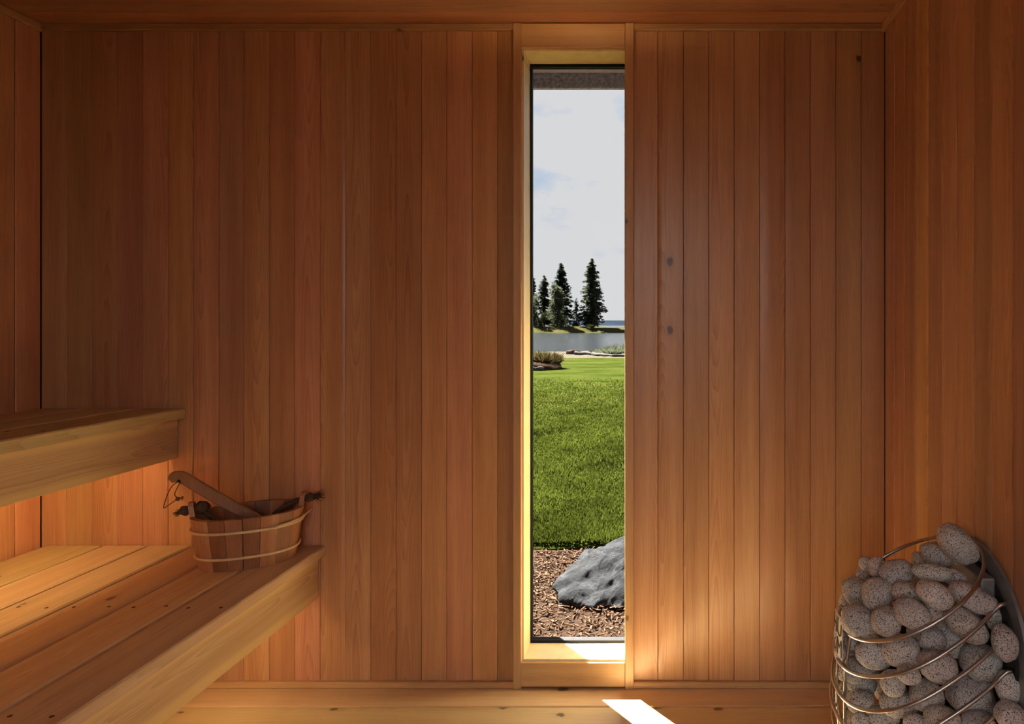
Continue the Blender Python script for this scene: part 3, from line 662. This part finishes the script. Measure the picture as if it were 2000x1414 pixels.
# name plate: plate bent to the basket's front, stamped letters
def front_pt(u, w, off=0.0):    # u sideways (towards the camera +), w up the plate
    yv = -u; zc = 0.560-0.096
    a = 0.156; b = 0.180
    z_ = 0.460+w-SL*0  # world height
    return Vector((HC.x-a*math.sqrt(max(0, 1-(yv/b)**2))-off+0.10*max(0, (w-0.02))*0.6, HC.y+yv, z_))
PW, PH = 0.060, 0.092
v, f = [], []; nu = 8; nw = 4
for s_ in (0.0015, -0.0005):
    for j in range(nw+1):
        for i in range(nu+1): v.append(front_pt((i/nu-.5)*PW, (j/nw-.5)*PH, s_+0.004))
lay = (nu+1)*(nw+1)
for j in range(nw):
    for i in range(nu):
        a = j*(nu+1)+i; f.append((a+nu+1, a+nu+2, a+1, a)); f.append((a+lay, a+1+lay, a+nu+2+lay, a+nu+1+lay))
rim = [i for i in range(nu+1)] + [j*(nu+1)+nu for j in range(1, nw+1)] + [nw*(nu+1)+i for i in range(nu-1, -1, -1)] + [j*(nu+1) for j in range(nw-1, 0, -1)]
for i in range(len(rim)): a, b = rim[i], rim[(i+1) % len(rim)]; f.append((a, b, b+lay, a+lay))
lp = link('name_plate', pydata('name_plate', v, f), M['logo'], ht); lp['label'] = 'pale plate reading HUUM in two lines'
def letters(txt, w0):
    cu = bpy.data.curves.new('letters', 'FONT'); cu.body = txt; cu.size = 0.058; cu.align_x = 'CENTER'; cu.extrude = 0.0004; cu.offset = -0.0007
    ob = bpy.data.objects.new('letters', cu); COL.objects.link(ob); bpy.context.view_layer.update()
    me = bpy.data.meshes.new_from_object(ob.evaluated_get(bpy.context.evaluated_depsgraph_get())); bpy.data.objects.remove(ob)
    bm = bmesh.new(); bm.from_mesh(me); bmesh.ops.subdivide_edges(bm, edges=[e for e in bm.edges if e.calc_length() > 0.012], cuts=2)
    for q in bm.verts:
        q.co = front_pt(q.co.x*0.72, w0+q.co.y, 0.0062+q.co.z)
    bm.to_mesh(me); bm.free(); me.materials.clear(); return me
for txt, w0 in (('HU', 0.002), ('UM', -0.042)):
    o = link('letters', letters(txt, w0), M['darkmetal'], lp); o.matrix_parent_inverse = Matrix.Identity(4)

# stones: image-plane ellipse (centre, radii, turn) of each stone; depth from the basket's own shape
def zc2px(cx, cy): return 1580+cx/3.414, 1000+cy/3.414
LAYERS = [   # (row phrase, [(cx, cy, rx, ry, turn, extra depth)...] left to right)
 ('on top of the heap', [(378, 345, 42, 48, 0, .02), (455, 372, 58, 72, 5, 0), (588, 402, 112, 80, -8, 0), (735, 315, 55, 48, 0, .03), (855, 285, 118, 82, 15, .01), (985, 215, 158, 104, 45, 0)]),
 ('in the second row of the heap', [(362, 412, 48, 46, 0, .02), (455, 552, 100, 114, 10, 0), (650, 538, 95, 66, 10, .015), (825, 405, 138, 54, 5, 0), (838, 552, 120, 88, 32, 0), (975, 440, 85, 55, 15, .03), (1095, 572, 162, 84, 24, 0)]),
 ('in the row resting on the top ring', [(250, 600, 50, 95, 5, .015), (315, 535, 88, 98, -20, .01), (335, 727, 118, 98, 15, 0), (515, 727, 103, 95, 0, 0), (685, 675, 128, 92, 20, 0), (815, 662, 80, 74, 30, .02), (1052, 755, 155, 92, 40, 0), (1232, 705, 52, 80, 0, .01)]),
 ('between the top and second rings', [(205, 790, 34, 85, 8, .01), (300, 862, 58, 52, 0, .025), (430, 945, 120, 95, 5, .005), (615, 925, 134, 103, 10, 0), (725, 792, 80, 58, 0, .02), (818, 850, 97, 84, 0, 0), (948, 845, 95, 132, -30, .015), (1305, 872, 80, 118, -8, 0)]),
 ('between the second and third rings', [(212, 935, 42, 56, 0, .01), (345, 1130, 108, 88, 20, 0), (505, 1085, 82, 64, 0, .02), (665, 1085, 76, 60, 10, .01), (855, 1022, 134, 100, 15, 0), (1150, 1002, 134, 114, 10, 0)]),
 ('between the third and fourth rings', [(222, 1060, 40, 62, 0, .01), (245, 1190, 46, 56, 0, .01), (345, 1268, 94, 80, 5, 0), (560, 1152, 112, 76, 5, .008), (592, 1278, 122, 90, 5, 0), (785, 1222, 114, 100, 0, 0), (1070, 1215, 162, 142, 5, 0), (1330, 1158, 86, 110, 0, 0)]),
 ('in the lowest row that shows', [(345, 1388, 56, 46, 0, .005), (495, 1365, 108, 66, 5, 0), (705, 1405, 76, 50, 0, .005), (890, 1390, 120, 90, 0, 0), (1130, 1410, 116, 76, 0, .005), (1335, 1350, 100, 86, 10, 0)]),
]
def inside(p, m):
    x, y_ = p.x-HC.x, p.y-HC.y; zt = 0.571+SL*x; dn = min(1, max(0, zt-p.z)/0.2)
    if p.x > 0.700: return False
    e = 2+0.6*dn; r2 = (abs(x)/(RA-m if x < 0 else RA+0.05-m+0.02*dn))**e+(abs(y_)/(RBY-m+0.016*dn))**e
    if p.z > zt: r2 = (x/(RA-m*.4))**2+(y_/(RBY-m*.6))**2
    dome = 0.055*max(0, 1-r2) + 0.020
    if p.z < 0.2: r2 *= 1+(0.2-p.z)*6
    return r2 < 1 and p.z < zt+dome
ST = []
for row, (phrase, lst) in enumerate(LAYERS):
    for k, (cx, cy, rx, ry, tn, ex) in enumerate(lst):
        px, py = zc2px(cx, cy); hit = None
        D = 1.15
        while D < 1.68:
            if inside(at(px, py, D), 0.005+0.86*min(rx, ry)/3.414/F*1.35+0.1*max(rx, ry)/3.414/F*1.35): hit = D; break
            D += 0.004
        if hit is None: hit = min(1.45 if row else 1.50, 0.695*F/(px-CX))
        D = hit+ex
        ST.append(dict(px=px, py=py, D=D, rx=rx/3.414/F*D, ry=ry/3.414/F*D, tn=tn, ex=ex, row=row, k=k, n=len(lst), phrase=phrase))
for s in ST: s['rd'] = 0.86*min(s['rx'], s['ry'])+0.1*max(s['rx'], s['ry'])
def ext(s, d):                  # support radius of the stone along unit direction d
    a = math.radians(s['tn']); ex = Vector((math.cos(a), 0, -math.sin(a))); ey = Vector((math.sin(a), 0, math.cos(a)))
    return math.sqrt((d.dot(ex)*s['rx'])**2+(d.dot(ey)*s['ry'])**2+(d.y*s['rd'])**2)
for it in range(60):            # settle: overlapping stones slide apart along their lines of sight
    for i in range(len(ST)):
        for j in range(i+1, len(ST)):
            a, b = ST[i], ST[j]; pa, pb = at(a['px'], a['py'], a['D']), at(b['px'], b['py'], b['D']); d = pb-pa; l = d.length
            if l > 0.16 or l < 1e-6: continue
            u = d/l; ov = (ext(a, u)+ext(b, u))*0.96-l
            if ov > 0:
                back, fr = (b, a) if b['D']+b['ex'] > a['D']+a['ex'] else (a, b)
                if back['D'] < 1.66: back['D'] += min(.004, ov*.3)
def stone_mesh(rx, rd, ry, seed, sub=4):
    bm = bmesh.new(); bmesh.ops.create_icosphere(bm, subdivisions=sub, radius=1.0); off = Vector((seed*3.7, seed*1.3, seed*7.1))
    for q in bm.verts:
        c = q.co.normalized(); e = 0.90
        p = Vector([math.copysign(abs(t)**e, t) for t in c]); s = 1+0.13*mnoise.noise(c*1.1+off)+0.05*mnoise.noise(c*2.6+off)
        q.co = Vector((p.x*rx, p.y*rd, p.z*ry))*s
    me = bpy.data.meshes.new('heater_stone'); bm.to_mesh(me); bm.free(); me.shade_smooth(); return me
ORD = ['first', 'second', 'third', 'fourth', 'fifth', 'sixth', 'seventh', 'eighth']
rs = random.Random(5)
for i, s in enumerate(ST):
    o = link('heater_stone', stone_mesh(s['rx'], s['rd'], s['ry'], i+1), M['granite'], None)
    o.matrix_world = Matrix.Translation(at(s['px'], s['py'], s['D'])) @ Matrix.Rotation(math.radians(s['tn']), 4, 'Y')
    g_ = rs.uniform(.86, 1.1); o.color = (g_*rs.uniform(.98, 1.05), g_, g_*rs.uniform(.94, 1.02), 1)
    sz = max(s['rx'], s['ry']); el = sz/min(s['rx'], s['ry'])
    adj = ('big ' if sz > .042 else 'small ' if sz < .024 else '') + ('oblong ' if el > 1.5 else 'rounded ')
    if s['row'] == 0 and s['k'] == s['n']-1: lab = 'topmost big oblong speckled stone leaning on the rear of the top ring'
    else: lab = adj+'speckled grey stone '+s['phrase']+', '+('leftmost' if s['k'] == 0 else 'rightmost' if s['k'] == s['n']-1 else ORD[s['k']]+' from left')
    tag(o, lab, 'stone', 'granite stones in the heater basket')
# stones of the basket's far side and below the frame
cnt = 0; tries = 0; placed = [(at(s['px'], s['py'], s['D']), (s['rx']+s['ry']+s['rd'])/3) for s in ST]
while cnt < 46 and tries < 4000:
    tries += 1
    th = rs.uniform(0, 2*math.pi); zz = rs.uniform(0.13, 0.56); k = 1.0 if zz > .26 else 0.62+0.38*(zz-.13)/.13
    p = Vector((HC.x+math.cos(th)*(RA-.042)*k, HC.y+math.sin(th)*(RBY-.044)*k, zz))
    if p.z > 0.53+SL*(p.x-HC.x): continue
    r = rs.uniform(.026, .036)
    if any((p-q).length < (r+rq)*0.97 for q, rq in placed): continue
    o = link('heater_stone', stone_mesh(r*rs.uniform(1, 1.2), r, r*rs.uniform(.8, 1), 100+tries, 3), M['granite'], None, loc=p)
    o.rotation_euler = (0, 0, rs.uniform(0, 3)); g_ = rs.uniform(.86, 1.1); o.color = (g_, g_, g_*.97, 1)
    tag(o, 'speckled stone mostly hidden deep in the heater basket behind the front stones', 'stone', 'hidden stones of the heater basket'); placed.append((p, r)); cnt += 1

# ------------------------------------------------------------------ outside
GZ = -0.25
def grid(name, x0, x1, y0, y1, nx, ny, zf):
    v = [(x0+(x1-x0)*i/nx, y0+(y1-y0)*j/ny, zf(x0+(x1-x0)*i/nx, y0+(y1-y0)*j/ny)) for j in range(ny+1) for i in range(nx+1)]
    f = [(j*(nx+1)+i, j*(nx+1)+i+1, (j+1)*(nx+1)+i+1, (j+1)*(nx+1)+i) for j in range(ny) for i in range(nx)]
    return pydata(name, v, f, True)
def lawn_edge(x): return 4.10+0.03*math.sin(x*3)+0.05*x
def lz(x, y): return GZ+0.02*mnoise.noise(Vector((x*.4, y*.4, 0)))+0.008*mnoise.noise(Vector((x*2, y*2, 3)))
mu = link('mulch_bed', grid('mulch_bed', -3, 3, YB+0.2, 4.35, 30, 12, lambda x, y: GZ-0.015+0.01*mnoise.noise(Vector((x*3, y*3, 0)))), M['soil']); struct(mu, 'brown bark mulch bed under the window')
v, f = [], []; nx = 60; ny = 70
for j in range(ny+1):
    for i in range(nx+1):
        x = -22+40*i/nx; y0 = lawn_edge(x); y_ = y0+(27.5-y0)*(j/ny)**1.8
        v.append((x, y_, lz(x, y_)+(0.004 if j > 3 else -0.012+0.004*j)))
for j in range(ny):
    for i in range(nx): a = j*(nx+1)+i; f.append((a, a+1, a+nx+2, a+nx+1))
la = link('lawn', pydata('lawn', v, f, True), M['lawn']); struct(la, 'mown green lawn running down to the beach')
te = link('rear_ground', grid('rear_ground', -400, 400, -600, REAR-0.16, 4, 4, lambda x, y: -0.06), M['dark_ground']); struct(te, 'unseen ground outside the glass door, darkened to cut its light')
be = link('beach', grid('beach', -60, 45, 24, 55, 40, 40, lambda x, y: (GZ-0.04 if y < 27 else GZ-0.04-(y-27)*0.0245)+0.06*mnoise.noise(Vector((x*.5, y*.5, 0)))*min(1, max(0, (y-26)/3))), M['beach']); struct(be, 'gravelly beach between lawn and lagoon')
wa = link('lagoon', grid('lagoon', -1500, 1500, 30, 4500, 8, 8, lambda x, y: -0.78), M['water']); struct(wa, 'pale still lagoon and the sea beyond')
def bankz(x, y):
    k = min(1, max(0, (y-157)/7)); k *= min(1, max(0, (215-y)/12)); return -1.2+k*(1.62+0.18*mnoise.noise(Vector((x*.15, y*.1, 0))) + (0.35 if x < -16 else 0))
ba = link('far_bank', grid('far_bank', -140, 60, 152, 222, 100, 40, bankz), M['bank']); struct(ba, 'low olive grass spit across the lagoon')
hi_ = link('far_hills', grid('far_hills', -1800, 1400, 3000, 3600, 80, 6, lambda x, y: -3+(34+12*mnoise.noise(Vector((x*.0016, 0, 0)))+4*mnoise.noise(Vector((x*.01, 1, 0))))*math.sin(math.pi*min(1, (y-3000)/600))), M['hill']); struct(hi_, 'haze coloured wooded hills on the horizon')
# eave over the window
ev = empty('eave', (-0.3, 2.5, 2.2)); struct(ev, 'dark eave outside above the window')
box_obj('soffit', (XL-.3, YB+0.20, 2.272, XR+.4, 2.80, 2.30), M['soffit'], ev)
box_obj('eave_beam', (XL-.3, 2.80, 2.205, XR+.4, 2.825, 2.42), M['beam'], ev, 0.004)
box_obj('roof_deck', (XL-.3, REAR-.3, 2.42, XR+.4, 2.92, 2.46), M['ext'], ev)

# bark chips (uncountable) over the bed
rc = np.random.default_rng(4)
def scatter_boxes(name, n, x0, x1, y0, y1, lf, zf):
    V, Fc = [], []
    for i in range(n):
        x, y_ = rc.uniform(x0, x1), rc.uniform(y0, y1)
        if y_ > lawn_edge(x)-0.02: continue
        l, w, h = lf*rc.uniform(.5, 1.6), lf*rc.uniform(.15, .45), lf*rc.uniform(.06, .2)
        m = Matrix.Translation((x, y_, zf+rc.uniform(-.006, .012))) @ Matrix.Rotation(rc.uniform(0, 6.28), 4, 'Z') @ Matrix.Rotation(rc.normal(0, .3), 4, 'Y') @ Matrix.Rotation(rc.normal(0, .4), 4, 'X')
        q = len(V)
        for sx, sy, sz in ((-1, -.6, 0), (1, -1, 0), (.8, 1, 0), (-.9, .7, 0), (-.9, -.5, 1), (.9, -.8, 1), (.7, .8, 1), (-.8, .6, 1)):
            V.append(m @ Vector((sx*l/2, sy*w/2, sz*h)))
        Fc += [(q+4, q+5, q+6, q+7), (q, q+1, q+5, q+4), (q+1, q+2, q+6, q+5), (q+2, q+3, q+7, q+6), (q+3, q, q+4, q+7)]
    return pydata(name, V, Fc)
ch = link('bark_chips', scatter_boxes('bark_chips', 9000, -1.6, 0.5, YB+0.27, 4.3, 0.026, GZ-0.006), M['chips']); tag(ch, 'shredded brown bark chips covering the bed below the window', 'mulch'); ch['kind'] = 'stuff'
# grass blades near the bed
def blades(name, n, y1):
    V, Fc = [], []
    for i in range(n):
        k = rc.random()**1.3
        if rc.random() < k: continue
        y_ = lawn_edge(0)-0.02+(y1-4.1)*k; x = rc.uniform(-0.36*y_-0.3, 0.02*y_+0.4)
        if y_ < lawn_edge(x)-0.03: continue
        h = rc.uniform(.018, .042)*(1+.4*mnoise.noise(Vector((x*2, y_*2, 0)))); a = rc.uniform(0, 6.28); w = 0.0035+0.0007*y_
        dx, dy = math.cos(a)*w, math.sin(a)*w; lx, ly = rc.normal(0, .5)*h, rc.normal(0, .5)*h; z = lz(x, y_)+0.006; q = len(V)
        V += [(x-dx, y_-dy, z), (x+dx, y_+dy, z), (x+lx, y_+ly, z+h)]; Fc.append((q, q+1, q+2))
    return pydata(name, V, Fc)
gr = link('lawn_grass', blades('lawn_grass', 150000, 17.0), M['blade']); tag(gr, 'short green grass blades at the near edge of the lawn', 'grass'); gr['kind'] = 'stuff'

# boulder
def boulder(name, rad, seed, sub=6, facets=22):
    bm = bmesh.new(); bmesh.ops.create_icosphere(bm, subdivisions=sub, radius=1.0); rr = random.Random(seed)
    pl = [(Vector((rr.gauss(0, 1), rr.gauss(0, 1), rr.gauss(0, .8))).normalized(), rr.uniform(.66, .92)) for _ in range(facets)]
    for q in bm.verts:
        c = q.co.normalized(); r = 1.0
        for nrm, dd in pl:
            k = c.dot(nrm)
            if k > 0.05: r = min(r, dd/k)
        r *= 1+0.05*mnoise.fractal(c*3+Vector((seed, 0, 0)), 1.0, 2.0, 5)+0.02*mnoise.noise(c*12)
        q.co = Vector((c.x*rad[0], c.y*rad[1], c.z*rad[2]))*r
    me = bpy.data.meshes.new(name); bm.to_mesh(me); bm.free(); me.shade_smooth(); return me
hp_ = [at(1081, 1146, 3.36), at(1089, 1127, 3.42), at(1094, 1172, 3.24), at(1150, 1187, 3.18), at(1220, 1187, 3.18), at(1112, 1109, 3.47), at(1160, 1096, 3.48), at(1192, 1080, 3.53), at(1226, 1062, 3.56),
       Vector((.25, 3.2, GZ-.02)), Vector((.62, 3.5, GZ-.02)), Vector((.15, 3.62, .02)), Vector((.45, 3.7, -.06)), Vector((-.42, 3.86, -.2)), Vector((.1, 4.0, -.06)), Vector((-.52, 3.7, GZ-.04)), Vector((.5, 4.02, GZ-.05)), Vector((-.1, 4.06, GZ-.05)), Vector((-.4, 3.3, GZ-.06)), Vector((0, 3.3, GZ-.08))]
B0_ = Vector((-.05, 3.6, GZ)); bm = bmesh.new()
for p in hp_: bm.verts.new(p-B0_)
hull = bmesh.ops.convex_hull(bm, input=bm.verts[:]); bmesh.ops.delete(bm, geom=[q for q in hull['geom_interior'] if isinstance(q, bmesh.types.BMVert)], context='VERTS')
for _ in range(5): bmesh.ops.subdivide_edges(bm, edges=[e for e in bm.edges if e.calc_length() > 0.02], cuts=1, use_grid_fill=True)
bmesh.ops.triangulate(bm, faces=bm.faces[:])
for _ in range(3): bmesh.ops.smooth_vert(bm, verts=bm.verts[:], factor=0.5, use_axis_x=True, use_axis_y=True, use_axis_z=True)
bm.normal_update()
for q in bm.verts:
    c = q.co; q.co = c + q.normal*(0.045*mnoise.ridged_multi_fractal(c*3.2, 1.0, 2.1, 5, 1.0, 2.0)-0.05+0.014*mnoise.noise(c*14))
me = bpy.data.meshes.new('boulder'); bm.to_mesh(me); bm.free(); me.shade_smooth()
bo = link('boulder', me, M['rock'], loc=B0_)
tag(bo, 'big angular grey boulder lying on the bark mulch', 'boulder')

# driftwood, planting bed, beach grass
def log(p, q, r, label, seed):
    rr = random.Random(seed); p, q = Vector(p), Vector(q); mid = (p+q)/2
    pts = [p.lerp(q, t)-mid+Vector((0, rr.uniform(-.02, .02), rr.uniform(-.02, .02))) for t in (0, .2, .4, .6, .8, 1)]
    o = link('driftwood_log', tube_mesh('driftwood_log', spline(pts, 4), r, 10, radii=[r*(1-.02*i+rr.uniform(-.06, .06)) for i in range(21)]), M['drift'], loc=mid)
    tag(o, label, 'log', 'driftwood on the beach'); return o
def bz(D): return GZ-0.04-(max(27, D)-27)*0.0245
def on_beach(px, D, r): p = at(px, 600, D); return (p.x, D, bz(D)+r*0.8)
log(on_beach(1124, 35.5, .12), on_beach(1160, 34.5, .12), .11, 'short bleached driftwood log, leftmost on the beach', 1)
log(on_beach(1158, 34.2, .10), on_beach(1198, 31.0, .10), .095, 'long bleached driftwood log lying aslant in the middle of the beach', 2)
log(on_beach(1198, 30.8, .09), on_beach(1245, 30.6, .09), .085, 'bleached driftwood log at the right edge of the window view', 3)
rt = link('driftwood_root', boulder('driftwood_root', (0.5, 0.25, 0.24), 31, 4, 26), M['bark'], loc=on_beach(1119, 36.2, .10)); tag(rt, 'brown upturned driftwood root beside the leftmost log', 'driftwood')

def tuft(name, n, rx, ry, h, seed, wd=0.02):
    rr = random.Random(seed); V, Fc = [], []
    for i in range(n):
        a, k = rr.uniform(0, 6.28), math.sqrt(rr.random()); x, y_ = rx*k*math.cos(a), ry*k*math.sin(a)
        hh = h*rr.uniform(.5, 1)*(1-.45*k*k); lx, ly = x*.5+rr.gauss(0, .22)*hh, y_*.5+rr.gauss(0, .22)*hh; b = rr.uniform(0, 6.28); q = len(V)
        V += [(x-wd*math.cos(b), y_-wd*math.sin(b), 0), (x+wd*math.cos(b), y_+wd*math.sin(b), 0), (x+lx*.5+wd*.7*math.cos(b), y_+ly*.5+wd*.7*math.sin(b), hh*.65), (x+lx, y_+ly, hh)]
        Fc.append((q, q+1, q+2, q+3))
    return pydata(name, V, Fc)
p0 = at(1050, 700, 20.6)
bed = link('planting_bed', boulder('planting_bed', (1.25, 1.1, 0.24), 3, 4, 6), M['soil'], loc=(p0.x-0.35, 20.6, GZ+0.02)); tag(bed, 'dark mounded soil bed on the lawn at the left window edge', 'flower bed')
tf = link('grass_clump', tuft('grass_clump', 900, 0.42, 0.38, 0.55, 2, 0.012), M['tuft'], loc=(at(1066, 700, 20.7).x, 20.7, GZ+0.12)); tag(tf, 'russet ornamental grass clump growing in the soil bed', 'grass clump')
tf = link('grass_clump', tuft('grass_clump', 700, 0.4, 0.4, 0.5, 3, 0.02), M['shrub'], loc=(at(1043, 700, 21.0).x, 21.0, GZ+0.14)); tag(tf, 'green leafy clump growing at the left end of the soil bed', 'grass clump')
rr = random.Random(8)
for k, (px, lab) in enumerate(((1041, 'small pale stone at the left end of the soil bed'), (1053, 'small pale stone at the front of the soil bed'), (1088, 'small dark stone at the right tip of the soil bed'))):
    o = link('garden_stone', boulder('garden_stone', (.16, .12, .10), 20+k, 3, 10), M['drift'] if k < 2 else M['rock'], loc=(at(px, 700, 19.8+.5*(k == 2)).x, 19.8+.5*(k == 2), GZ+0.05)); tag(o, lab, 'stone')
for k, (px, D, rx, h, lab) in enumerate(((1192, 38, .6, .5, 'nearer patch of beach grass behind the logs'), (1216, 41.5, .95, .7, 'taller patch of beach grass at the right window edge'), (1178, 43, .7, .35, 'low patch of beach grass by the water'))):
    o = link('beach_grass', tuft('beach_grass', 900, rx, .8, h, 40+k, .03), M['leaves'], loc=(at(px, 700, D).x, D, bz(D)-.02)); tag(o, lab, 'grass clump')

# trees on the far spit
def conifer(label, px, top, D, half, m, seed, n=5200, pw=0.75, bare=0.04, levels=26, group='trees on the far spit'):
    rr = random.Random(seed); base = at(px, 639, D); base.z = bankz(base.x, D)-.2; Ht = at(px, top, D).z-base.z; Rm = half/F*D
    t = empty('conifer_tree', base); tag(t, label, 'tree', group)
    link('trunk', tube_mesh('trunk', [(0, 0, Ht*k/8) for k in range(9)], .3, 8, radii=[Ht*.018*(1-k/8.6) for k in range(9)]), M['bark'], None).parent = t
    V, Fc = [], []
    nb = levels*7
    for b_ in range(nb):
        hk = bare+(1-bare)*((b_+rr.random())/nb)**0.95; a = rr.uniform(0, 6.283); prof = (1-hk)**pw*(1-.35*max(0, .2-hk)/.2)
        L = Rm*prof*rr.uniform(.62, 1.12)+.12; drop = L*rr.uniform(.10, .38); ca, sa = math.cos(a), math.sin(a)
        k_ = max(6, int(n/nb*(.35+1.3*prof)))
        for i in range(k_):
            u = rr.random()**.7; x, y_, z = ca*L*u, sa*L*u, hk*Ht-drop*u**1.5
            s = (.20+.40*(1-u*.6))*Ht/18*rr.uniform(.6, 1.2)*(1 if hk < .9 else .6); q = len(V)
            ox, oy, oz = rr.gauss(0, .22)*L*.3, rr.gauss(0, .22)*L*.3, rr.gauss(0, .10)
            c = Vector((x-sa*ox*.6+ox*.3, y_+ca*oy*.6, z+oz))
            for j in range(3): V.append(c+Vector((rr.gauss(0, 1)*s*.9, rr.gauss(0, 1)*s*.9, rr.gauss(0, .45)*s-(.25*s if j == 2 else 0))))
            Fc.append((q, q+1, q+2))
    link('foliage', pydata('foliage', V, Fc), m, None).parent = t
    return t
def broadleaf(name, label, px, top, bot, D, half, m, seed, n=3800, lobes=9, cat='tree', group=None):
    rr = random.Random(seed); base = at(px, bot, D); base.z = bankz(base.x, D)-.2; Ht = at(px, top, D).z-base.z; Rm = half/F*D
    t = empty(name, base); tag(t, label, cat, group)
    link('trunk', tube_mesh('trunk', [(0, 0, Ht*.7*k/6) for k in range(7)], .3, 8, radii=[Ht*.02*(1-k/7) for k in range(7)]), M['bark'], None).parent = t
    L = [(Vector((rr.uniform(-.45, .45)*Rm, rr.uniform(-.5, .5)*Rm, Ht*(.12+.72*k/lobes))), Rm*(.75-.35*k/lobes), Ht*.17) for k in range(lobes)]
    V, Fc = [], []
    for i in range(n):
        c, r, h = rr.choice(L); d = Vector((rr.gauss(0, 1), rr.gauss(0, 1), rr.gauss(0, 1))).normalized()*rr.random()**.35
        p = c+Vector((d.x*r, d.y*r, d.z*h)); s = .26*rr.uniform(.6, 1.3)*max(.5, Ht/12); q = len(V)
        for j in range(3): V.append(p+Vector((rr.gauss(0, 1), rr.gauss(0, 1), rr.gauss(0, 1)))*s*.7)
        Fc.append((q, q+1, q+2))
    link('foliage', pydata('foliage', V, Fc), m, None).parent = t
    return t
conifer('tall ragged conifer standing alone on the far spit right of the others', 1156, 506, 168, 33, M['needles2'], 1, 6500, .62, .05)
conifer('tallest dark conifer rising behind the grey green tree on the far spit', 1096, 515, 174, 36, M['needles'], 2, 6500, .75, .03)
conifer('dark conifer with ragged crown left of the tallest one', 1063, 538, 178, 24, M['needles2'], 3, 4200, .6, .05, 20)
conifer('dark conifer cut by the left edge of the window view', 1038, 533, 176, 20, M['needles'], 4, 4200, .7, .03, 20)
conifer('thin young conifer between the two tall conifers', 1126, 582, 172, 11, M['needles2'], 5, 1800, .7, .03, 14)
broadleaf('broadleaf_tree', 'grey green rounded tree in front of the tallest dark conifer', 1089, 546, 640, 166, 23, M['leaves'], 6, 4200, group='trees on the far spit')
broadleaf('broadleaf_tree', 'olive tree at the left edge of the window view on the far spit', 1044, 566, 641, 167, 16, M['leaves'], 7, 2600, group='trees on the far spit')
broadleaf('shrub', 'yellow green shrub below the trees on the far spit', 1059, 606, 641, 163, 10, M['shrub'], 8, 1500, 5, 'shrub')
broadleaf('shrub', 'low olive bush between the trunks of the tall conifers', 1124, 628, 641, 166, 8, M['shrub'], 9, 700, 4, 'shrub')
broadleaf('shrub', 'wide low bush under the ragged lone conifer', 1153, 631, 642, 162, 12, M['shrub'], 10, 900, 4, 'shrub')
